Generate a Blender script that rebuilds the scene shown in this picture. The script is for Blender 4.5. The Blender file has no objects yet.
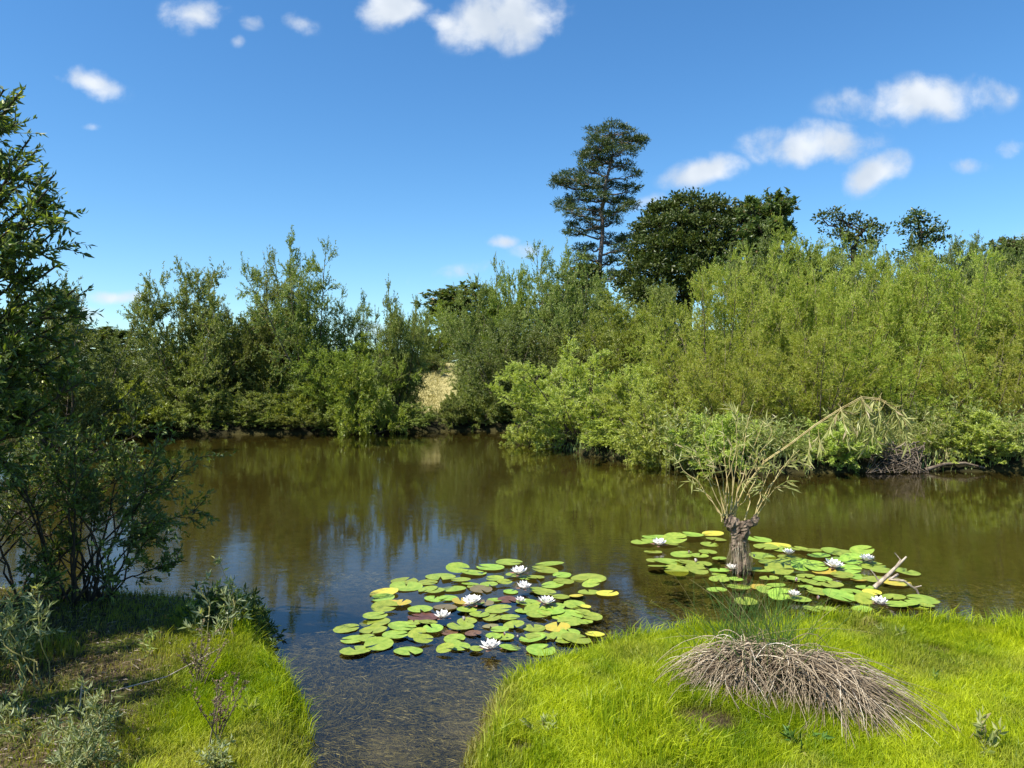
import bpy, math
import numpy as np
from mathutils import Vector

SC = bpy.context.scene
COL = SC.collection
R = math.radians

# ------------------------------------------------------------------ camera, sky, sun, exposure
H, F, HZ = 1.8, 760.0, 380.0
cd = bpy.data.cameras.new("camera"); cam = bpy.data.objects.new("camera", cd); COL.objects.link(cam)
cam.location = (0, 0, H); cam.rotation_euler = (R(90 - 0.3), 0, 0)
cd.sensor_width = 36; cd.lens = F / 1024 * 36; cd.clip_start = 0.05; cd.clip_end = 3000
SC.camera = cam
SC.view_settings.view_transform = 'Standard'; SC.view_settings.look = 'None'
SC.view_settings.exposure = 0.9; SC.view_settings.gamma = 1; SC.view_settings.use_curve_mapping = False
SC.cycles.max_bounces = 8; SC.cycles.diffuse_bounces = 5; SC.cycles.glossy_bounces = 2
SC.cycles.transmission_bounces = 3; SC.cycles.transparent_max_bounces = 6
SC.cycles.caustics_reflective = False; SC.cycles.caustics_refractive = False
SC.cycles.sample_clamp_indirect = 3

SUN_AZ, SUN_EL = -122.0, 55.0
sl = bpy.data.lights.new("sun", 'SUN'); sl.energy = 5.0; sl.angle = R(0.5); sl.color = (1, 0.95, 0.86)
so = bpy.data.objects.new("sun", sl); COL.objects.link(so)
sd = Vector((math.sin(R(SUN_AZ)) * math.cos(R(SUN_EL)), math.cos(R(SUN_AZ)) * math.cos(R(SUN_EL)), math.sin(R(SUN_EL))))
so.rotation_euler = sd.to_track_quat('Z', 'Y').to_euler()

class NT:
    """small node-tree helper"""
    def __init__(s, tree): s.t = tree; s.n = tree.nodes; s.l = tree.links
    def node(s, typ, **kw):
        n = s.n.new(typ)
        for k, v in kw.items(): setattr(n, k, v)
        return n
    def link(s, a, b): s.l.new(a, b)
    def val(s, sock, v):
        if isinstance(v, bpy.types.NodeSocket): s.l.new(v, sock)
        else: sock.default_value = v
    def math(s, op, a, b=None, c=None, clamp=False):
        n = s.n.new('ShaderNodeMath'); n.operation = op; n.use_clamp = clamp
        for i, v in enumerate((a, b, c)):
            if v is not None: s.val(n.inputs[i], v)
        return n.outputs[0]
    def mix(s, f, a, b, blend='MIX'):
        n = s.n.new('ShaderNodeMix'); n.data_type = 'RGBA'; n.blend_type = blend
        s.val(n.inputs[0], f)
        for sock, v in ((n.inputs[6], a), (n.inputs[7], b)):
            s.val(sock, v if isinstance(v, bpy.types.NodeSocket) else (*v, 1))
        return n.outputs[2]
    def ramp(s, v, lo, hi, a=0.0, b=1.0, smooth=True):
        n = s.n.new('ShaderNodeMapRange'); n.interpolation_type = 'SMOOTHSTEP' if smooth else 'LINEAR'
        s.val(n.inputs[0], v); n.inputs[1].default_value = lo; n.inputs[2].default_value = hi
        n.inputs[3].default_value = a; n.inputs[4].default_value = b
        return n.outputs[0]
    def noise(s, vec, scale, detail=3, rough=0.5, dist=0.0):
        n = s.n.new('ShaderNodeTexNoise'); n.inputs['Scale'].default_value = scale
        n.inputs['Detail'].default_value = detail; n.inputs['Roughness'].default_value = rough
        n.inputs['Distortion'].default_value = dist
        if vec is not None: s.l.new(vec, n.inputs['Vector'])
        return n.outputs['Fac']

W = bpy.data.worlds.new("World"); SC.world = W; W.use_nodes = True
w = NT(W.node_tree); w.n.clear()
sky = w.node('ShaderNodeTexSky', sky_type='NISHITA', sun_disc=False)
sky.sun_elevation = R(SUN_EL); sky.sun_rotation = R(SUN_AZ)
sky.altitude = 0; sky.air_density = 1.0; sky.dust_density = 0.15; sky.ozone_density = 2.5
tc = w.node('ShaderNodeTexCoord')
sep = w.node('ShaderNodeSeparateXYZ'); w.link(tc.outputs['Generated'], sep.inputs[0])
ysafe = w.math('MAXIMUM', sep.outputs[1], 0.05)
cu = w.math('DIVIDE', sep.outputs[0], ysafe); cv = w.math('DIVIDE', sep.outputs[2], ysafe)
comb = w.node('ShaderNodeCombineXYZ'); w.link(cu, comb.inputs[0]); w.link(cv, comb.inputs[1])
# cloud banks: direction (degree-like tangents) and half sizes, thickness
clouds = [(195, 16, 36, 22, 0, .8), (255, 22, 18, 11, 0, .45), (298, 24, 24, 13, -20, .6), (238, 42, 9, 8, 0, .4),
          (392, 8, 40, 28, 0, 1.0), (500, 20, 66, 36, 8, 1.15), (450, 22, 34, 14, 0, .7), (92, 84, 40, 17, -15, .75),
          (92, 127, 16, 5, 0, .35), (920, 100, 96, 26, 4, .95), (812, 145, 72, 25, 0, .95), (702, 173, 44, 18, 12, 1.15),
          (872, 175, 40, 21, 25, 1.05), (966, 165, 28, 11, -8, .5), (1012, 148, 22, 12, 0, .45), (502, 242, 20, 8, 0, .75),
          (530, 250, 26, 10, 0, .45), (118, 298, 38, 9, -2, .8), (452, 272, 60, 10, 10, .28), (640, 205, 40, 9, 20, .3),
          (60, 316, 60, 12, 0, .4), (1100, 230, 80, 30, 0, .9), (-120, 150, 70, 30, 0, .9), (700, -130, 90, 50, 0, 1.0),
          (250, -150, 120, 60, 0, 1.0), (370, 330, 70, 9, 0, .3)]
mask = None
for (px, py, rx, ry, rot, k) in clouds:
    m = w.node('ShaderNodeMapping', vector_type='TEXTURE')
    m.inputs['Location'].default_value = ((px - 512) / F, (HZ - py) / F, 0)
    m.inputs['Rotation'].default_value = (0, 0, R(rot))
    m.inputs['Scale'].default_value = (rx / F, ry / F, 1)
    w.link(comb.outputs[0], m.inputs[0])
    ln = w.node('ShaderNodeVectorMath', operation='LENGTH'); w.link(m.outputs[0], ln.inputs[0])
    v = w.ramp(ln.outputs['Value'], 0.0, 1.35, k, 0.0)
    mask = v if mask is None else w.math('MAXIMUM', mask, v)
n1 = w.noise(comb.outputs[0], 18, 7, 0.58, 0.2)
n2 = w.noise(comb.outputs[0], 9, 3, 0.5)
d = w.math('ADD', mask, w.math('MULTIPLY', w.math('SUBTRACT', n1, 0.5), 1.5))
d = w.math('ADD', d, w.math('MULTIPLY', w.math('SUBTRACT', n2, 0.5), 0.5))
d = w.math('MULTIPLY', w.ramp(d, 0.08, 0.90), w.ramp(mask, 0.02, 0.2))
front = w.ramp(sep.outputs[1], 0.05, 0.2)
d = w.math('MULTIPLY', d, front)
hsv = w.node('ShaderNodeHueSaturation'); hsv.inputs['Saturation'].default_value = 1.22
hsv.inputs['Value'].default_value = 1.0
w.link(sky.outputs[0], hsv.inputs['Color'])
skyc = w.mix(1.0, hsv.outputs[0], (.64, .78, .84), 'MULTIPLY')
shade = w.ramp(w.noise(comb.outputs[0], 12, 3, .5), .3, .7)
fin = w.mix(w.math('MULTIPLY', d, 0.93), skyc, w.mix(shade, (3.1, 3.45, 3.9), (4.4, 4.6, 4.8)))
bg = w.node('ShaderNodeBackground'); bg.inputs[1].default_value = 0.12
w.link(fin, bg.inputs[0])
wo = w.node('ShaderNodeOutputWorld'); w.link(bg.outputs[0], wo.inputs[0])

# ------------------------------------------------------------------ helpers
def at(px, py, D):
    """world point seen at pixel px,py when it stands D metres away"""
    return ((px - 512) / F * D, D, H - (py - HZ) / F * D)
def onz(px, py, z=0.0):
    D = (H - z) * F / (py - HZ)
    return ((px - 512) / F * D, D)

def link(o, parent=None):
    COL.objects.link(o)
    if parent is not None: o.parent = parent
    return o
def tag(o, label=None, cat=None, group=None, kind=None):
    if label: o['label'] = label
    if cat: o['category'] = cat
    if group: o['group'] = group
    if kind: o['kind'] = kind
    return o
def empty(name, loc=(0, 0, 0), rz=0, sc=(1, 1, 1)):
    o = bpy.data.objects.new(name, None); o.location = loc; o.rotation_euler = (0, 0, rz); o.scale = sc
    o.empty_display_size = 0.1
    return link(o)

def raw_mesh(name, co, loops, starts, attrs=None, smooth=False, mat=None):
    me = bpy.data.meshes.new(name)
    co = np.ascontiguousarray(co, dtype=np.float32); loops = np.asarray(loops, dtype=np.int32); starts = np.asarray(starts, dtype=np.int32)
    me.vertices.add(len(co)); me.vertices.foreach_set('co', co.ravel())
    me.loops.add(len(loops)); me.loops.foreach_set('vertex_index', loops)
    me.polygons.add(len(starts)); me.polygons.foreach_set('loop_start', starts)
    me.polygons.foreach_set('use_smooth', np.full(len(starts), smooth))
    me.update(calc_edges=True)
    for k, v in (attrs or {}).items():
        a = me.attributes.new(k, 'FLOAT', 'POINT'); a.data.foreach_set('value', np.asarray(v, dtype=np.float32))
    if mat is not None: me.materials.append(mat)
    return me
def obj(name, me, parent=None):
    return link(bpy.data.objects.new(name, me), parent)

def unit(v): return v / (np.linalg.norm(v, axis=-1, keepdims=True) + 1e-9)

def leaf_arrays(P, Dr, L, Wd, rng, flat=0.0):
    """one folded rhombus per leaf; flat>0 turns blades to face up"""
    n = len(P); Dr = unit(Dr)
    rnd = rng.normal(size=(n, 3)); 
    if flat: rnd = rnd * (1 - flat) + np.array([0, 0, 1.0]) * flat * 2
    S = unit(np.cross(Dr, rnd)); N = np.cross(S, Dr)
    L = np.broadcast_to(L, (n,))[:, None]; Wd = np.broadcast_to(Wd, (n,))[:, None]
    mid = P + Dr * L * 0.42 + N * Wd * 0.25
    tip = P + Dr * L - N * L * 0.06
    co = np.stack([P, mid + S * Wd * 0.5, tip, mid - S * Wd * 0.5], 1).reshape(-1, 3)
    t = np.repeat(rng.random(n), 4)
    return co, t
def leaf_mesh(name, P, Dr, L, Wd, rng, mat, flat=0.0):
    co, t = leaf_arrays(P, Dr, L, Wd, rng, flat)
    n = len(P)
    return raw_mesh(name, co, np.arange(4 * n), np.arange(0, 4 * n, 4), {'tint': t}, False, mat)

def tube_arrays(lines, k=5):
    """lines: list of (pts (m,3), radii (m,))"""
    cos, loops, base = [], [], 0
    ang = np.arange(k) / k * 2 * np.pi
    ca, sa = np.cos(ang), np.sin(ang)
    for pts, rad in lines:
        pts = np.asarray(pts, float); m = len(pts)
        T = unit(np.gradient(pts, axis=0))
        ref = np.array([0.31, 0.17, 0.93]) if abs(T[0, 2]) < 0.8 else np.array([0.95, 0.2, 0.1])
        A = unit(np.cross(T, ref)); B = np.cross(T, A)
        ring = pts[:, None, :] + (A[:, None, :] * ca[None, :, None] + B[:, None, :] * sa[None, :, None]) * np.asarray(rad)[:, None, None]
        cos.append(ring.reshape(-1, 3))
        i = np.arange(m - 1)[:, None] * k + base; j = np.arange(k)[None, :]; j2 = (j + 1) % k
        q = np.stack([i + j, i + j2, i + k + j2, i + k + j], -1).reshape(-1)
        loops.append(q); base += m * k
    co = np.concatenate(cos); lp = np.concatenate(loops)
    return co, lp
def tube_mesh(name, lines, mat, k=5, smooth=True):
    co, lp = tube_arrays(lines, k)
    return raw_mesh(name, co, lp, np.arange(0, len(lp), 4), None, smooth, mat)

# ------------------------------------------------------------------ materials
def leaf_mat(name, c1, c2, c3=None, trans=0.35, rough=0.42, spec=0.35, tcol=None, under=None):
    """c1..c2 the range over the leaves of one plant; c3 a few odd leaves (yellow/dead; on the near willows painted sunlit flecks)"""
    m = bpy.data.materials.new(name); m.use_nodes = True; t = NT(m.node_tree); t.n.clear()
    a = t.node('ShaderNodeAttribute', attribute_name='tint')
    col = t.mix(a.outputs['Fac'], c1, c2)
    if c3: col = t.mix(t.ramp(a.outputs['Fac'], 0.90, 0.94), col, c3)
    oi = t.node('ShaderNodeObjectInfo')
    hs = t.node('ShaderNodeHueSaturation')
    t.link(t.ramp(oi.outputs['Random'], 0, 1, 0.485, 0.515, False), hs.inputs['Hue'])
    t.link(t.ramp(oi.outputs['Random'], 0, 1, 0.88, 1.12, False), hs.inputs['Value'])
    t.link(col, hs.inputs['Color'])
    col = hs.outputs[0]
    if under:
        geo = t.node('ShaderNodeNewGeometry'); col = t.mix(geo.outputs['Backfacing'], col, under)
    p = t.node('ShaderNodeBsdfPrincipled'); t.link(col, p.inputs['Base Color'])
    p.inputs['Roughness'].default_value = rough; p.inputs['Specular IOR Level'].default_value = spec
    tr = t.node('ShaderNodeBsdfTranslucent')
    tm = t.mix(1.0, col, tcol or (1.25, 1.25, 0.5), 'MULTIPLY'); t.link(tm, tr.inputs[0])
    mx = t.node('ShaderNodeMixShader'); mx.inputs[0].default_value = trans
    t.link(p.outputs[0], mx.inputs[1]); t.link(tr.outputs[0], mx.inputs[2])
    o = t.node('ShaderNodeOutputMaterial'); t.link(mx.outputs[0], o.inputs[0])
    return m
def noise_mat(name, c1, c2, scale, rough=0.85, bump=0.3, c3=None, stretch=(1, 1, 1), spec=0.2, detail=6):
    m = bpy.data.materials.new(name); m.use_nodes = True; t = NT(m.node_tree); t.n.clear()
    tcn = t.node('ShaderNodeTexCoord'); mp = t.node('ShaderNodeMapping'); mp.inputs['Scale'].default_value = stretch
    t.link(tcn.outputs['Object'], mp.inputs[0])
    f = t.noise(mp.outputs[0], scale, detail, 0.6)
    col = t.mix(t.ramp(f, 0.3, 0.7), c1, c2)
    if c3:
        g = t.noise(mp.outputs[0], scale * 0.3, 3, 0.5); col = t.mix(t.ramp(g, 0.5, 0.62), col, c3)
    p = t.node('ShaderNodeBsdfPrincipled'); t.link(col, p.inputs['Base Color'])
    p.inputs['Roughness'].default_value = rough; p.inputs['Specular IOR Level'].default_value = spec
    if bump:
        b = t.node('ShaderNodeBump'); b.inputs['Strength'].default_value = bump; b.inputs['Distance'].default_value = 0.02
        t.link(f, b.inputs['Height']); t.link(b.outputs[0], p.inputs['Normal'])
    o = t.node('ShaderNodeOutputMaterial'); t.link(p.outputs[0], o.inputs[0])
    return m

M = {}
M['willow'] = leaf_mat('willow_leaves', (.20, .265, .024), (.52, .56, .11), (.50, .44, .16), .48)
M['sallow_bright'] = leaf_mat('bright_sallow_leaves', (.27, .35, .045), (.58, .64, .16), (.38, .42, .2), .4)
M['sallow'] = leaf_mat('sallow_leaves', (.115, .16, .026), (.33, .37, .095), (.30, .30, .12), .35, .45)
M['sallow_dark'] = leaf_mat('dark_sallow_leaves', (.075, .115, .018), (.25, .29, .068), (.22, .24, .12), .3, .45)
M['young'] = leaf_mat('young_leaves', (.16, .22, .028), (.34, .39, .07), None, .4)
M['near'] = leaf_mat('near_willow_leaves', (.07, .11, .014), (.25, .30, .06), (.6, .6, .16), .35, .42, .3, under=(.11, .15, .05))  # bright third colour puts sunlit flecks into the dark leaves
M['silver'] = leaf_mat('silver_willow_leaves', (.16, .20, .06), (.32, .36, .14), (.45, .45, .15), .35, .45, .25, under=(.32, .36, .19))
M['oak'] = leaf_mat('oak_leaves', (.035, .07, .012), (.11, .14, .03), None, .22)
M['pine'] = leaf_mat('pine_needles', (.04, .075, .022), (.12, .15, .04), None, .15)
M['ash'] = leaf_mat('tree_leaves', (.06, .10, .025), (.15, .19, .05), (.2, .15, .06), .3)
M['herb'] = leaf_mat('herb_leaves', (.17, .23, .05), (.42, .45, .17), (.42, .36, .18), .4)
M['reed'] = leaf_mat('reed_leaves', (.28, .32, .09), (.52, .52, .22), (.5, .42, .25), .4)
M['straw'] = leaf_mat('straw', (.26, .24, .09), (.50, .44, .22), None, .2)
M['rush_dead'] = leaf_mat('dead_rush', (.10, .066, .038), (.52, .42, .28), (.74, .66, .52), .12, .6, .3, (1.1, 1, .8))
M['rush_green'] = leaf_mat('green_rush', (.05, .11, .02), (.13, .22, .04), (.35, .27, .12), .2)
M['weed'] = leaf_mat('pondweed', (.08, .078, .028), (.21, .19, .075), (.30, .27, .12), .1)
M['brown_leaf'] = leaf_mat('brown_leaf', (.10, .045, .02), (.20, .11, .05), None, .2)
M['dockseed'] = leaf_mat('dock_seed', (.13, .08, .055), (.28, .2, .13), None, .2)
M['bark'] = noise_mat('bark', (.07, .05, .035), (.20, .16, .115), 9, stretch=(1, 1, .25))
M['bark_dark'] = noise_mat('dark_bark', (.03, .024, .017), (.085, .065, .045), 12, stretch=(1, 1, .3))
M['bark_pine'] = noise_mat('pine_bark', (.09, .07, .055), (.26, .20, .16), 3, stretch=(1, 1, .3))
M['stem_green'] = noise_mat('green_stems', (.10, .11, .03), (.22, .19, .07), 15, bump=.1)
M['shoot'] = noise_mat('pale_shoots', (.30, .22, .08), (.50, .42, .20), 18, bump=.1, spec=.3)
M['deadwood'] = noise_mat('dead_wood', (.20, .15, .11), (.50, .43, .34), 30, stretch=(1, 1, .3))
M['stump'] = noise_mat('stump_bark', (.05, .034, .024), (.28, .21, .15), 22, bump=1.4, stretch=(1, 1, .35))
M['roots'] = noise_mat('roots', (.012, .009, .006), (.05, .03, .018), 30, bump=.6)

M['litter'] = leaf_mat('litter', (.035, .022, .014), (.20, .14, .08), (.42, .34, .22), .1)
# grass: mixes along the blade and by a slow patch value stored with each blade
def grass_mat():
    m = bpy.data.materials.new('lush_grass'); m.use_nodes = True; t = NT(m.node_tree); t.n.clear()
    a = t.node('ShaderNodeAttribute', attribute_name='tint'); b = t.node('ShaderNodeAttribute', attribute_name='patch')
    fresh = t.mix(a.outputs['Fac'], (.13, .22, .006), (.50, .56, .018))
    old = t.mix(a.outputs['Fac'], (.13, .13, .03), (.34, .29, .11))
    col = t.mix(b.outputs['Fac'], fresh, old)
    p = t.node('ShaderNodeBsdfPrincipled'); t.link(col, p.inputs['Base Color'])
    p.inputs['Roughness'].default_value = .45; p.inputs['Specular IOR Level'].default_value = .25
    tr = t.node('ShaderNodeBsdfTranslucent'); tm = t.mix(1.0, col, (1.25, 1.25, .3), 'MULTIPLY'); t.link(tm, tr.inputs[0])
    mx = t.node('ShaderNodeMixShader'); mx.inputs[0].default_value = .45
    t.link(p.outputs[0], mx.inputs[1]); t.link(tr.outputs[0], mx.inputs[2])
    o = t.node('ShaderNodeOutputMaterial'); t.link(mx.outputs[0], o.inputs[0])
    return m
M['grass'] = grass_mat()

# ------------------------------------------------------------------ ground and pond
POND = [(-.88, 2.0), (-.92, 3.3), (-1.02, 3.75), (-1.2, 4.25), (-1.5, 4.75), (-1.72, 5.2), (-1.85, 5.75), (-2.6, 6.1), (-4.1, 6.3), (-6, 6.6), (-9, 7.5),
        (-14, 10), (-17, 15), (-17.2, 20), (-15.5, 23.5), (-13.6, 24.5), (-9.9, 25), (-6, 25.6), (-3.5, 26), (-1.5, 27), (.2, 26.6), (.5, 24),
        (.9, 21.5), (1.6, 18.6), (2.4, 17.4), (3.2, 16.2), (4.0, 14.6), (5.4, 14.6), (7.5, 15.0), (10, 15), (14, 14), (17, 12),
        (18.5, 9), (17, 6.5), (12, 5.2), (6, 5.0), (3.6, 5.3), (2.45, 5.42), (1.5, 5.35), (.95, 5.1), (.42, 4.8), (.08, 4.58), (-.13, 4.15), (-.20, 3.7), (-.22, 3.3), (-.23, 2.0)]
POND = np.array(POND)
def smooth_poly(P, it=2):
    for _ in range(it):
        Q = np.roll(P, -1, 0); P = np.stack([P * .75 + Q * .25, P * .25 + Q * .75], 1).reshape(-1, 2)
    return P
POND = smooth_poly(POND, 2)
def sdist(x, y):
    """signed distance to the shore, negative over the water"""
    A = POND; B = np.roll(A, -1, 0); best = np.full(x.shape, 1e9); inside = np.zeros(x.shape, bool)
    for (ax, ay), (bx, by) in zip(A, B):
        dx, dy = bx - ax, by - ay
        tt = np.clip(((x - ax) * dx + (y - ay) * dy) / (dx * dx + dy * dy), 0, 1)
        best = np.minimum(best, (x - ax - tt * dx) ** 2 + (y - ay - tt * dy) ** 2)
        c = ((ay > y) != (by > y)) & (x < dx * (y - ay) / (dy + 1e-12) + ax)
        inside ^= c
    return np.sqrt(best) * np.where(inside, -1, 1)
def wav(x, y, s, seed=0):
    r = np.random.default_rng(seed); v = 0
    for i in range(7):
        a = r.uniform(0, 6.28); f = s * r.uniform(.6, 1.9); v = v + np.sin((x * np.cos(a) + y * np.sin(a)) * f + r.uniform(0, 6.28))
    return v / 7 * 1.6
def sstep(v, a, b):
    t = np.clip((v - a) / (b - a), 0, 1); return t * t * (3 - 2 * t)
def ground(x, y):
    x = np.asarray(x, float); y = np.asarray(y, float)
    d = sdist(x, y) + wav(x, y, 5, 3) * .04 + wav(x, y, 17, 33) * .03
    near = 1 - sstep(y, 7, 11)
    zl = .10 + .03 * wav(x, y, 2.2, 1) * near + (1 - near) * (.18 + .10 * wav(x, y, .6, 2) * sstep(d, .2, 2))
    zl = zl * sstep(d, -.06, .16) + (1 - sstep(d, -.06, .16)) * -.05
    hill = 2.4 * sstep(y, 28, 40) * (1 - .35 * sstep(x, 2, 30)) + 2.2 * sstep(y, 40, 140) + .5 * wav(x, y, .05, 5) * sstep(y, 40, 80)
    hill = hill + 1.0 * sstep(y, 21, 26) * sstep(x, 3, 7) + .9 * sstep(d, 1.0, 9) * sstep(y, 13, 18) * sstep(x, 0, 4)
    shallow = (1 - sstep(y, 4.5, 6.3)) * (1 - sstep(np.abs(x + .5), 1.5, 3.5))
    deep = -.10 - (.26 * (1 - shallow) + .05 * shallow) * sstep(-d, .1, 1.6)
    zw = -.05 + (deep + .05) * sstep(-d, .0, .35)
    return np.where(d > 0.0, np.maximum(zl, -.03) + hill, np.where(d > -.06, zl, zw))

def axis(n, near, far, c=0.0):
    t = np.linspace(-1, 1, n); k = 7.0
    return c + np.sinh(t * k) / math.sinh(k) * far + t * near
gx = axis(520, 9.0, 900.0, 0.0); gy = axis(520, 9.0, 900.0, 6.0)
GX, GY = np.meshgrid(gx, gy); GZ = ground(GX, GY)
n = len(gx); idx = np.arange(n * n).reshape(n, n)
q = np.stack([idx[:-1, :-1], idx[:-1, 1:], idx[1:, 1:], idx[1:, :-1]], -1).reshape(-1)
D_ = sdist(GX, GY)
M['ground'] = None
gm = bpy.data.materials.new('ground'); gm.use_nodes = True; t = NT(gm.node_tree); t.n.clear()
geo = t.node('ShaderNodeNewGeometry'); a_w = t.node('ShaderNodeAttribute', attribute_name='bed'); a_s = t.node('ShaderNodeAttribute', attribute_name='dry')
f1 = t.noise(geo.outputs['Position'], 9, 6, .65); f2 = t.noise(geo.outputs['Position'], 45, 4, .6); f3 = t.noise(geo.outputs['Position'], 1.3, 4, .6)
soil = t.mix(t.ramp(f1, .35, .65), (.030, .021, .013), (.09, .066, .036)); soil = t.mix(t.ramp(f2, .55, .75), soil, (.17, .12, .07))
soil = t.mix(t.ramp(f3, .45, .6), soil, (.07, .085, .02))
dry = t.mix(t.ramp(f1, .3, .7), (.22, .20, .075), (.42, .36, .16))
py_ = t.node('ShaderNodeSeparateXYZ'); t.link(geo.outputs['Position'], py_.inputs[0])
mead = t.mix(t.ramp(f3, .3, .7), (.05, .075, .018), (.12, .14, .04)); soil = t.mix(t.ramp(py_.outputs[1], 8, 13), soil, (.014, .013, .006)); soil = t.mix(t.ramp(py_.outputs[1], 27, 33), soil, mead)  # far shore soil darkened to paint the shade under overhanging bushes
land = t.mix(a_s.outputs['Fac'], soil, dry)
bed = t.mix(t.ramp(f1, .35, .7), (.033, .030, .008), (.070, .061, .018)); bed = t.mix(t.ramp(f2, .5, .75), bed, (.10, .08, .035))
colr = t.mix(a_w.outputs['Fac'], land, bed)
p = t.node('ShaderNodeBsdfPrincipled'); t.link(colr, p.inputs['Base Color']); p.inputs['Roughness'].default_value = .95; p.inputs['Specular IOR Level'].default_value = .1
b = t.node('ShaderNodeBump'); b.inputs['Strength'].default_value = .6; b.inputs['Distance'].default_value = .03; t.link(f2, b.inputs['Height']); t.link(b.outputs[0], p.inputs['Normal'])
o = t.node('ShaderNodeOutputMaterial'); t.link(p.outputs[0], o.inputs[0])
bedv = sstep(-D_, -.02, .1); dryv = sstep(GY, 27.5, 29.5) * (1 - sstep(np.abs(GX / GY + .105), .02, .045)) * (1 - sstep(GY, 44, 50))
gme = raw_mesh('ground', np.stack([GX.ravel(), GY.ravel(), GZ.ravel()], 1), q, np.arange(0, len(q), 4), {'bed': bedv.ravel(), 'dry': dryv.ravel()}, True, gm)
tag(obj('ground', gme), kind='structure')

# water
wm = bpy.data.materials.new('pond_water'); wm.use_nodes = True; t = NT(wm.node_tree); t.n.clear()
geo = t.node('ShaderNodeNewGeometry')
mp = t.node('ShaderNodeMapping'); mp.inputs['Scale'].default_value = (1, 2.2, 1); t.link(geo.outputs['Position'], mp.inputs[0])
r1 = t.noise(mp.outputs[0], 7, 3, .5, .4); r2 = t.noise(mp.outputs[0], 1.1, 2, .5); r3 = t.noise(mp.outputs[0], 28, 2, .5)
hgt = t.math('ADD', t.math('MULTIPLY', r1, .0013), t.math('MULTIPLY', r3, .0003))
hgt = t.math('ADD', hgt, t.math('MULTIPLY', r2, .003))
calm = t.ramp(t.noise(geo.outputs['Position'], .35, 2, .5), .42, .62, .35, 1.0)
bp = t.node('ShaderNodeBump'); bp.inputs['Distance'].default_value = 1.0; t.link(calm, bp.inputs['Strength']); t.link(hgt, bp.inputs['Height'])
fr = t.node('ShaderNodeFresnel'); fr.inputs['IOR'].default_value = 1.38; t.link(bp.outputs[0], fr.inputs['Normal'])
gl = t.node('ShaderNodeBsdfGlossy'); gl.inputs['Roughness'].default_value = .0; gl.inputs['Color'].default_value = (.95, .95, .95, 1); t.link(bp.outputs[0], gl.inputs['Normal'])
tp = t.node('ShaderNodeBsdfTransparent'); tp.inputs[0].default_value = (.74, .70, .50, 1)
mx = t.node('ShaderNodeMixShader'); t.link(fr.outputs[0], mx.inputs[0]); t.link(tp.outputs[0], mx.inputs[1]); t.link(gl.outputs[0], mx.inputs[2])
o = t.node('ShaderNodeOutputMaterial'); t.link(mx.outputs[0], o.inputs[0])
OUT = POND[::1]
# a single sheet whose rim runs just inside the banks
cx, cy = 0.0, 14.0
def grow_poly(Pp, g):
    T = np.roll(Pp, -1, 0) - np.roll(Pp, 1, 0); N = unit(np.stack([T[:, 1], -T[:, 0]], 1))
    s = np.sign(np.sum(Pp[:, 0] * np.roll(Pp[:, 1], -1) - np.roll(Pp[:, 0], -1) * Pp[:, 1])); return Pp + N * g * s
RIM = grow_poly(POND, .12)
wme = raw_mesh('pond_water', np.concatenate([RIM, np.zeros((len(RIM), 1))], 1), np.arange(len(RIM)), [0], None, False, wm)
wo_ = obj('pond_water', wme)
if wme.polygons[0].normal.z < 0: wme.flip_normals()
tag(wo_, kind='structure')

# ------------------------------------------------------------------ grass (stuff)
def grass_sheet(name, x0, x1, y0, y1, dens, seed, hgt=(.05, .12), wid=.0028, mat='grass', keep=None, patchf=None, segs=2):
    rng = np.random.default_rng(seed); N = int((x1 - x0) * (y1 - y0) * dens)
    x = rng.uniform(x0, x1, N); y = rng.uniform(y0, y1, N)
    d = sdist(x, y)
    k = (d > -.03)
    if keep is not None: k &= rng.random(N) < keep(x, y)
    x, y, d = x[k], y[k], d[k]; N = len(x)
    z = ground(x, y) - .01
    clump = .5 + .5 * wav(x, y, 9, seed + 1); clump2 = .5 + .5 * wav(x, y, 28, seed + 2)
    h = (hgt[0] + (hgt[1] - hgt[0]) * (0.35 * rng.random(N) + .4 * clump + .25 * clump2)) * (.75 + .5 * rng.random(N))
    patch = patchf(x, y, rng) if patchf is not None else np.zeros(N)
    h = h * (1 - .5 * patch)
    ang = wav(x, y, 4, seed + 3) * 2.0 + wav(x, y, 13, seed + 7) * 1.5 + rng.normal(size=N) * 1.3
    lean = np.clip(.42 + .22 * wav(x, y, 7, seed + 4) + rng.normal(size=N) * .28, .02, 1.3)
    dirx, diry = np.cos(ang) * lean, np.sin(ang) * lean
    # blades on the shore hang out over the water
    P0 = np.stack([x, y, z], 1); up = np.array([0, 0, 1.0])
    B = np.stack([dirx, diry, np.zeros(N)], 1)
    a2 = rng.uniform(0, 6.28, N); S = np.stack([np.cos(a2), np.sin(a2), np.zeros(N)], 1) * (wid * (.7 + .6 * rng.random(N)))[:, None]
    h = h[:, None]
    P1 = P0 + up * h * .55 + B * h * .28; P2 = P0 + up * h * .85 + B * h * .95 - up * h * .25 * np.linalg.norm(B, axis=1, keepdims=True) ** 2
    co = np.stack([P0 - S, P0 + S, P1 + S * .85, P1 - S * .85, P2], 1).reshape(-1, 3)
    base = np.arange(N)[:, None] * 5
    lp = (base + np.array([0, 1, 2, 3, 3, 2, 4])).reshape(-1)
    st = (np.arange(N)[:, None] * 7 + np.array([0, 4])).reshape(-1)
    ti = np.clip(.5 + .3 * wav(x, y, 3, seed + 5) + .2 * wav(x, y, 16, seed + 6) + rng.normal(size=N) * .26, 0, 1)
    me = raw_mesh(name, co, lp, st, {'tint': np.repeat(ti, 5), 'patch': np.repeat(patch, 5)}, False, M[mat])
    return obj(name, me)

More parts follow.
